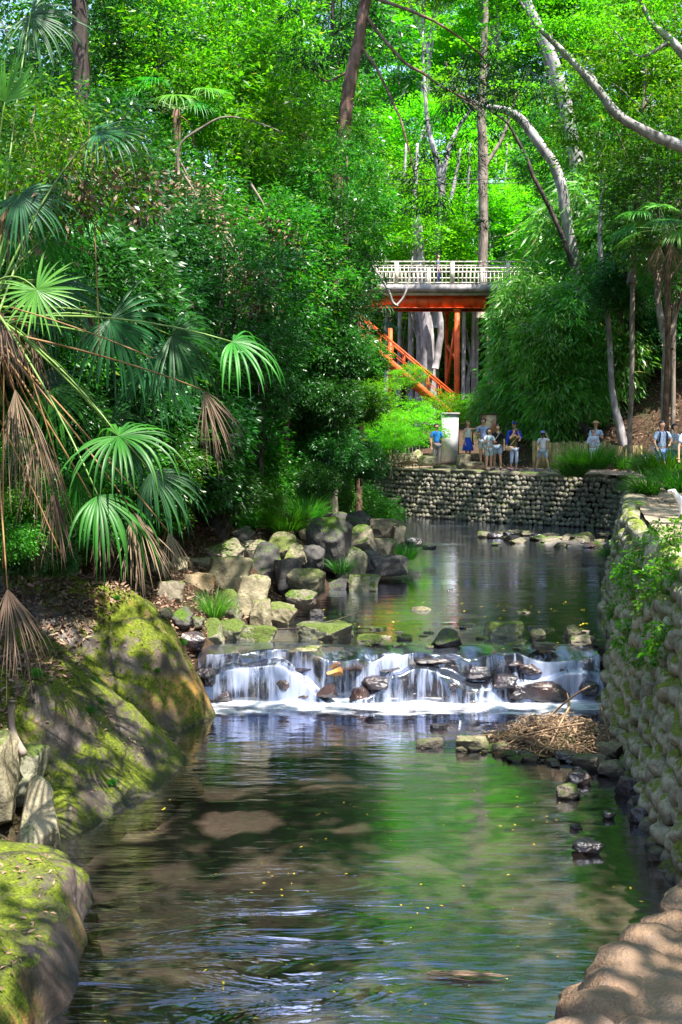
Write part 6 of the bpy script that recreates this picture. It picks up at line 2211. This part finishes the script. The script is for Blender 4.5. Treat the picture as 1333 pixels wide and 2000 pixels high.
for (a, c, d, r) in ((90, 600, 10.6, .45), (232, 880, 10.2, .40), (470, 720, 10.8, .45), (195, 1060, 9.9, .3), (270, 1080, 10.3, .3), (20, 150, 9.8, .5), (420, 330, 29, .8), (520, 120, 33, 1.3), (360, 130, 29, .8), (610, 200, 33, .7), (560, 560, 27, .7), (640, 640, 30, .6),
                     (430, 470, 23, .6), (600, 420, 34, 1.2), (680, 250, 40, 1.5), (760, 730, 50, 1.5), (700, 800, 46, 1.2), (980, 700, 55, 1.6), (1040, 650, 55, 1.2), (960, 840, 53, .9), (1110, 600, 52, .9), (650, 950, 31, 1.0), (560, 990, 27, .6),
                     (1200, 240, 42, 1.8), (1290, 150, 42, 1.6), (1130, 330, 46, 1.2), (1280, 400, 40, 1.0), (1180, 560, 50, 1.0), (1290, 760, 50, .9), (1230, 820, 49, .6), (1300, 620, 49, .6), (1150, 130, 34, 1.2), (1300, 450, 31, .7), (160, 240, 12, .5), (330, 600, 22, .6), (480, 400, 27, .8)):
    q = at(a, c, d); GAPS.append((q.x, q.y, q.z, r))
sv_ = np.array(SUNV)


def canopy_tree(i, x, y, zc, rad, m, label, trunk_xy, mt='maple'):
    rng = np.random.default_rng(900 + i)
    Cn = crown_centres(rng, m, rad, .1, i + 3) + np.array([x, y, zc])
    STY['canopy'] = dict(L=.20, W=.13, n=60, r=.62, flat=.22, up=1.4, droop=.1)
    V, F = leaf_cloud(rng, Cn, 'canopy', 1.0)
    P = V.reshape(-1, 4, 3)
    c = P.mean(1)
    keep = np.ones(len(c), bool)
    for (gx, gy, gz_, r) in GAPS:
        w = c - np.array([gx, gy, gz_])
        tt_ = w @ sv_
        dd = np.linalg.norm(w - tt_[:, None] * sv_, axis=1)
        keep &= ~((dd < r) & (tt_ > 0))
    P = P[keep]
    V = P.reshape(-1, 3); F = np.arange(len(V)).reshape(-1, 4)
    tx, ty = trunk_xy
    g = gz(tx, ty)
    t = thing('canopy_tree', label, 'tree', (tx, ty, g), 0, 'tall trees spreading over the stream')
    o = link('crown', np_mesh('crown', V - np.array([tx, ty, g]), F), M[mt], t)
    b = MB()
    top = Vector((x * .4 + tx * .6, y * .4 + ty * .6, zc)) - Vector((tx, ty, g))
    b.tube(wander([Vector((0, 0, -.5)), Vector((0, 0, zc * .4)), top], 6, .1), list(np.linspace(.30, .16, 13)), 12, .2)
    for k in range(9):
        q = Vector(Cn[rng.integers(len(Cn))]) - Vector((tx, ty, g))
        b.tube(wander(bezier(top, top.lerp(q, .5) + Vector((0, 0, .6)), q, 5), 3, .1, k), list(np.linspace(.12, .02, 13)), 6)
    b.build('trunk', M['bark_grey'], t)


CT = [(3.5, 1.5, 12.0, (4.2, 4.2, 1.6), 150, (9, 1)), (9.5, 5, 13.0, (4.5, 4.5, 1.6), 150, (11, 6)), (2.5, 9.5, 13.0, (4.2, 4, 1.4), 130, (9.5, 9)), (8.5, 13, 15, (4.5, 4.5, 1.6), 160, (11.5, 14)), (3, 18, 15.5, (4.2, 4.2, 1.4), 130, (-9, 16)),
      (13, 20, 17, (4.5, 4.5, 1.8), 130, (13, 21)), (8.5, 24, 18.5, (4.5, 4.5, 1.6), 130, (13, 25)), (3, 28, 19, (4.2, 4.5, 1.6), 120, (-11, 27)), (14, 31, 20.5, (4.8, 4.8, 1.8), 130, (15, 32)), (8.5, 35, 22, (4.8, 4.8, 1.8), 90, (14, 36))]
side = ['over the near pool', 'over the near ledge', 'over the middle of the lower pool', 'over the cobble wall', 'over the falls', 'right of the path bend', 'over the upper pool', 'over the rock pile', 'above the path bend', 'above the far wall',
        'above the leafy slope', 'high before the bridge', 'over the near left bank', 'over the left bank by the falls']
for i, (x, y, z, r, m, txy) in enumerate(CT):
    canopy_tree(i, x, y, z, r, m, 'tall tree with thin green leaves spreading ' + side[i], txy, 'maple')

# ------------------------------------------------------------------ denser planting where the slopes showed through
rg = np.random.default_rng(55)
k_ = 0
for (px, py, Y, s) in [(10, 800, 14.5, .5), (60, 880, 14.8, .5), (110, 820, 15.2, .6), (150, 900, 15.6, .5), (20, 960, 13.6, .45), (90, 980, 14.2, .42), (150, 1010, 15.4, .4), (210, 900, 16.5, .6), (260, 960, 17.6, .6), (200, 1030, 16.4, .35),
                       (300, 900, 18.6, .7), (260, 800, 17.5, .8), (60, 700, 15, .8), (170, 740, 16.5, .9), (340, 820, 20, .9), (380, 930, 21, .7), (20, 600, 14, .8), (110, 560, 15.5, .9), (250, 640, 18, .9), (330, 720, 19.5, .9),
                       (400, 850, 21.5, .8), (440, 960, 22.6, .6), (320, 1000, 19.8, .4), (10, 450, 14.5, .8), (200, 560, 17, .9), (30, 1080, 13.2, .3), (110, 1090, 13.8, .25)]:
    p = at(px, py, Y)
    plant('shrubdark' if rg.uniform() < .6 else 'shrub', int(rg.integers(3)), (p.x, Y, p.z - .8 * s), s, 'evergreen_shrub', 'dark glossy shrub behind the palm fronds', 'shrub', 'evergreen shrubs behind the palm')
for (px, py, Y, s_) in [(680, 830, 49, 1.2), (640, 860, 46, 1.2), (715, 860, 51, 1.1), (590, 860, 40, 1.0), (740, 870, 52, .9), (790, 860, 54, .8), (690, 905, 46.5, .6), (560, 900, 33, .7), (600, 940, 34, .6), (655, 880, 26.6, .62), (705, 900, 29.5, .55), (648, 780, 26.6, .6), (700, 790, 29.5, .6), (660, 690, 27, .7), (710, 700, 30, .6), (620, 940, 26, .45)]:
    p = at(px, py, Y)
    plant('shrub' if rg.uniform() < .5 else 'shrubdark', int(rg.integers(3)), (p.x, Y, p.z - .8 * s_), s_, 'evergreen_shrub', 'low shrub closing the left end of the far path', 'shrub', 'evergreen shrubs of the left hillside')
RS = [(1110, 450, 55, 1.6), (1150, 520, 52, 2.0), (1230, 560, 50, 2.0), (1290, 520, 50, 1.6), (1330, 450, 48, 1.5), (1120, 600, 52.5, 1.6), (1190, 640, 51, 1.6), (1250, 650, 50, 1.5), (1310, 650, 49, 1.4), (1125, 560, 56, 1.1),
      (1150, 720, 50, .8), (1080, 800, 49.4, .7), (1160, 800, 48.6, .6), (1215, 560, 46, 1.2), (1180, 400, 54, 2.2), (1260, 420, 51, 2.2)]
for i, (px, py, Y, s) in enumerate(RS):
    p = at(px, py, Y)
    key = 'bamboo' if (px < 1200 and py > 500) or rg.uniform() < .3 else ('shrubdark' if rg.uniform() < .6 else 'shrub')
    nm = 'bamboo_clump' if key == 'bamboo' else 'evergreen_shrub'
    plant(key, int(rg.integers(3)), (p.x, Y, p.z - .8 * s), s, nm, 'bushy growth on the shaded right slope', 'bamboo' if key == 'bamboo' else 'shrub', 'bushes of the right slope')
for i in range(60):
    px = rg.uniform(1010, 1190); py = rg.uniform(590, 800)
    Y = rg.uniform(48.8, 55)
    p = at(px, py, Y); g = gz(p.x, Y)
    if p.z < g + .3: continue
    s = rg.uniform(.8, 1.3)
    plant('bamboo', int(rg.integers(3)), (p.x, Y, max(g, p.z - 1.3 * s)), s, 'bamboo_clump', 'arching bamboo grass clump on the right slope beside the footbridge', 'bamboo', 'bamboo grass thicket on the right slope')

# stones and shallows round the lip and the heap
for i in range(26):
    px = 400 + (i % 13) * 62 + random.uniform(-22, 22)
    py = random.uniform(1262, 1290) if i < 13 else random.uniform(1292, 1306)
    w = random.uniform(30, 72)
    rock(px, py, w, w * random.uniform(.25, .5), 18.1 if i < 13 else 17.75, random.choice(['rock_wet', 'rock_wet', 'rock_dark', 'rock_mid']), random.choice('abr'),
         label='dark wet stone along the lip of the falls', group='stones along the lip of the falls', name='boulder')
for i in range(34):
    px = random.uniform(900, 1235); py = 1462 + random.uniform(0, 60) * (px - 880) / 350
    p = onz(px, py, .02); w = random.uniform(12, 40)
    rock(px, py, w, w * random.uniform(.35, .6), p.y, random.choice(['rock_light', 'rock_mid', 'rock_mid', 'rock_wet']), random.choice('ar'),
         label='small stone of the gravel in front of the twig heap', group='gravel stones by the twig heap', name='pebble', cat='stone')
for i in range(22):
    px = random.uniform(700, 1180); py = random.uniform(1150, 1268) if i < 8 else random.uniform(1225, 1268)
    p = onz(px, py, Z_UP); w = random.uniform(16, 46)
    rock(px, py, w, w * random.uniform(.2, .35), p.y, random.choice(['rock_light', 'rock_mid', 'rock_moss', 'rock_wet']), random.choice('br'),
         label='flat stone in the shallow stream above the falls', group='flat stones in the shallows', name='pebble', cat='stone')
for i, (a, c, Y) in enumerate([(365, 350, 24), (385, 395, 23.5), (520, 420, 26), (470, 520, 23), (250, 330, 19), (300, 560, 19), (640, 500, 34), (560, 250, 30)]):
    px_trunk('bare_branch', ['dead branch with withered brown leaves hanging among the evergreens' ][0], 'branch', [(a - 30, c - 60, Y, 6), (a - 5, c - 20, Y, 4), (a + 10, c + 20, Y, 2)], 'bark_mid',
             group='dead branches in the left foliage', leaves=('fine', 'palm_dead', 7, (.22, .22, .3), .9 + Y / 60))

# ------------------------------------------------------------------ labels of repeats: say which one by its neighbours in the place
def to_px(v):
    w = Vector(v) - EYE
    f = Vector((0, math.cos(PITCH), -math.sin(PITCH))); u = Vector((0, math.sin(PITCH), math.cos(PITCH)))
    dd = w.dot(f)
    return 666.5 + FPX * w.x / dd, 1000 - FPX * w.dot(u) / dd, dd


LAND = [('the reddish conifer trunk', 695, 110), ('the arching bare branch', 460, 235), ('the dark trunk at the top left', 158, 60), ('the pale round palm fan', 72, 566), ('the long drooping frond', 455, 690),
        ('the large front frond', 232, 850), ('the withered front frond', 270, 1070), ('the pale rounded boulder', 348, 1030), ('the pointed pale boulder', 452, 1128), ('the tall dark boulder', 642, 1065),
        ('the water grass tuft', 795, 1085), ('the left end of the bridge railing', 750, 530), ('the orange stairway', 790, 730), ('the orange column', 893, 690), ('the straight brown trunk', 944, 300),
        ('the pale forked trunk', 858, 400), ('the leaning grey trunk', 1100, 190), ('the right end of the bridge railing', 1035, 530), ('the slim grey leaning tree', 1190, 640), ('the pale palm at the right', 1305, 450),
        ('the big arching limb', 1200, 215), ('the map board', 953, 825), ('the hatted man', 1160, 860), ('the board fence', 1110, 880), ('the creeper', 115, 290), ('the bridge girder', 820, 590),
        ('the twig heap', 1085, 1430), ('the dog', 1325, 970), ('the square dark stream stone', 870, 1250), ('the gravel bar end by the pool', 950, 1055), ('the corner of the far wall', 1230, 1045), ('the near pool edge of the wall', 1230, 1400),
        ('the leaning pale wedge of rock', 72, 1620), ('the end of the bedrock bank', 400, 1400), ('the brown stone in the falls', 655, 1310), ('the bright centre of the falls', 830, 1340), ('the right end of the falls', 1150, 1340), ('the left end of the falls', 400, 1340)]
KW = {'bare_branch': 'dead leafy branch', 'evergreen_shrub': 'shrub', 'maple_tree': 'maple', 'bamboo_clump': 'bamboo clump', 'bank_plant': 'green plant', 'wall_plant': 'weed', 'pebble': 'stone', 'boulder': 'wet stone', 'bamboo': 'bamboo stem', 'seedling': 'seedling', 'fern': 'fern'}
AUTO = {}
bpy.context.view_layer.update()
for o in list(C.objects):
    if o.parent is None and o.get('group') and o.get('label'):
        AUTO.setdefault((o['group'], o['label']), []).append(o)
rec = {}
for (g_, l_), L in AUTO.items():
    if len(L) < 2: continue
    for o in L:
        v = o.location.copy()
        base = o.name.split('.')[0]
        if base in ('evergreen_shrub', 'bamboo_clump'): v.z += 1.0 * o.scale.x
        if base == 'maple_tree': v.z += 9.5 * o.scale.x
        px, py, dd = to_px(v)
        nm = min(LAND, key=lambda t: math.hypot(t[1] - px, t[2] - py))
        dx, dy = px - nm[1], py - nm[2]
        if math.hypot(dx, dy) < 14: rel = 'at'
        elif abs(dx) > 1.6 * abs(dy): rel = 'right of' if dx > 0 else 'left of'
        elif abs(dy) > 1.6 * abs(dx): rel = 'below' if dy > 0 else 'above'
        else: rel = ('lower right of' if dx > 0 else 'lower left of') if dy > 0 else ('upper right of' if dx > 0 else 'upper left of')
        me_ = None
        for ch in o.children:
            if ch.name.startswith('crown'): me_ = ch.data.materials[0].name
        tone = {'leaf_evergreen': 'glossy green', 'leaf_evergreen_dark': 'dark green', 'leaf_bamboo': 'feathery', 'leaf_maple': 'yellow green', 'grass_blade': 'fresh', 'leaf_bright': 'leafy'}.get(me_, 'small')
        if me_ is None and o.type == 'MESH': tone = {'rock_pale': 'pale', 'rock_grey': 'grey', 'rock_wet': 'dark', 'rock_dark': 'dark', 'rock_rusty': 'brown'}.get(o.data.materials[0].name, 'grey')
        if base == 'bamboo': tone = 'thin pale'
        rec.setdefault((tone, base, rel, nm[0]), []).append((math.hypot(dx, dy), dd, o))
for (tone, base, rel, ln), R in rec.items():
    R.sort(key=lambda t: t[1])
    kw = KW.get(base, base.replace('_', ' '))
    n = len(R)
    card = 'two three four five six seven eight nine ten eleven twelve thirteen fourteen fifteen sixteen seventeen eighteen nineteen twenty'.split()
    ordn = 'first second third fourth fifth sixth seventh eighth ninth tenth eleventh twelfth thirteenth fourteenth fifteenth sixteenth seventeenth eighteenth nineteenth twentieth'.split()
    for i, (q, dd, o) in enumerate(R):
        txt = '%s %s %s %s' % (tone, kw, rel, ln)
        if n > 1:
            txt += ', ' + ('farthest' if i == n - 1 else ('nearest' if i == 0 else ordn[min(i, 19)] + ' nearest')) + (' of ' + card[n - 2] if n < 21 else ' of many')
        o['label'] = txt
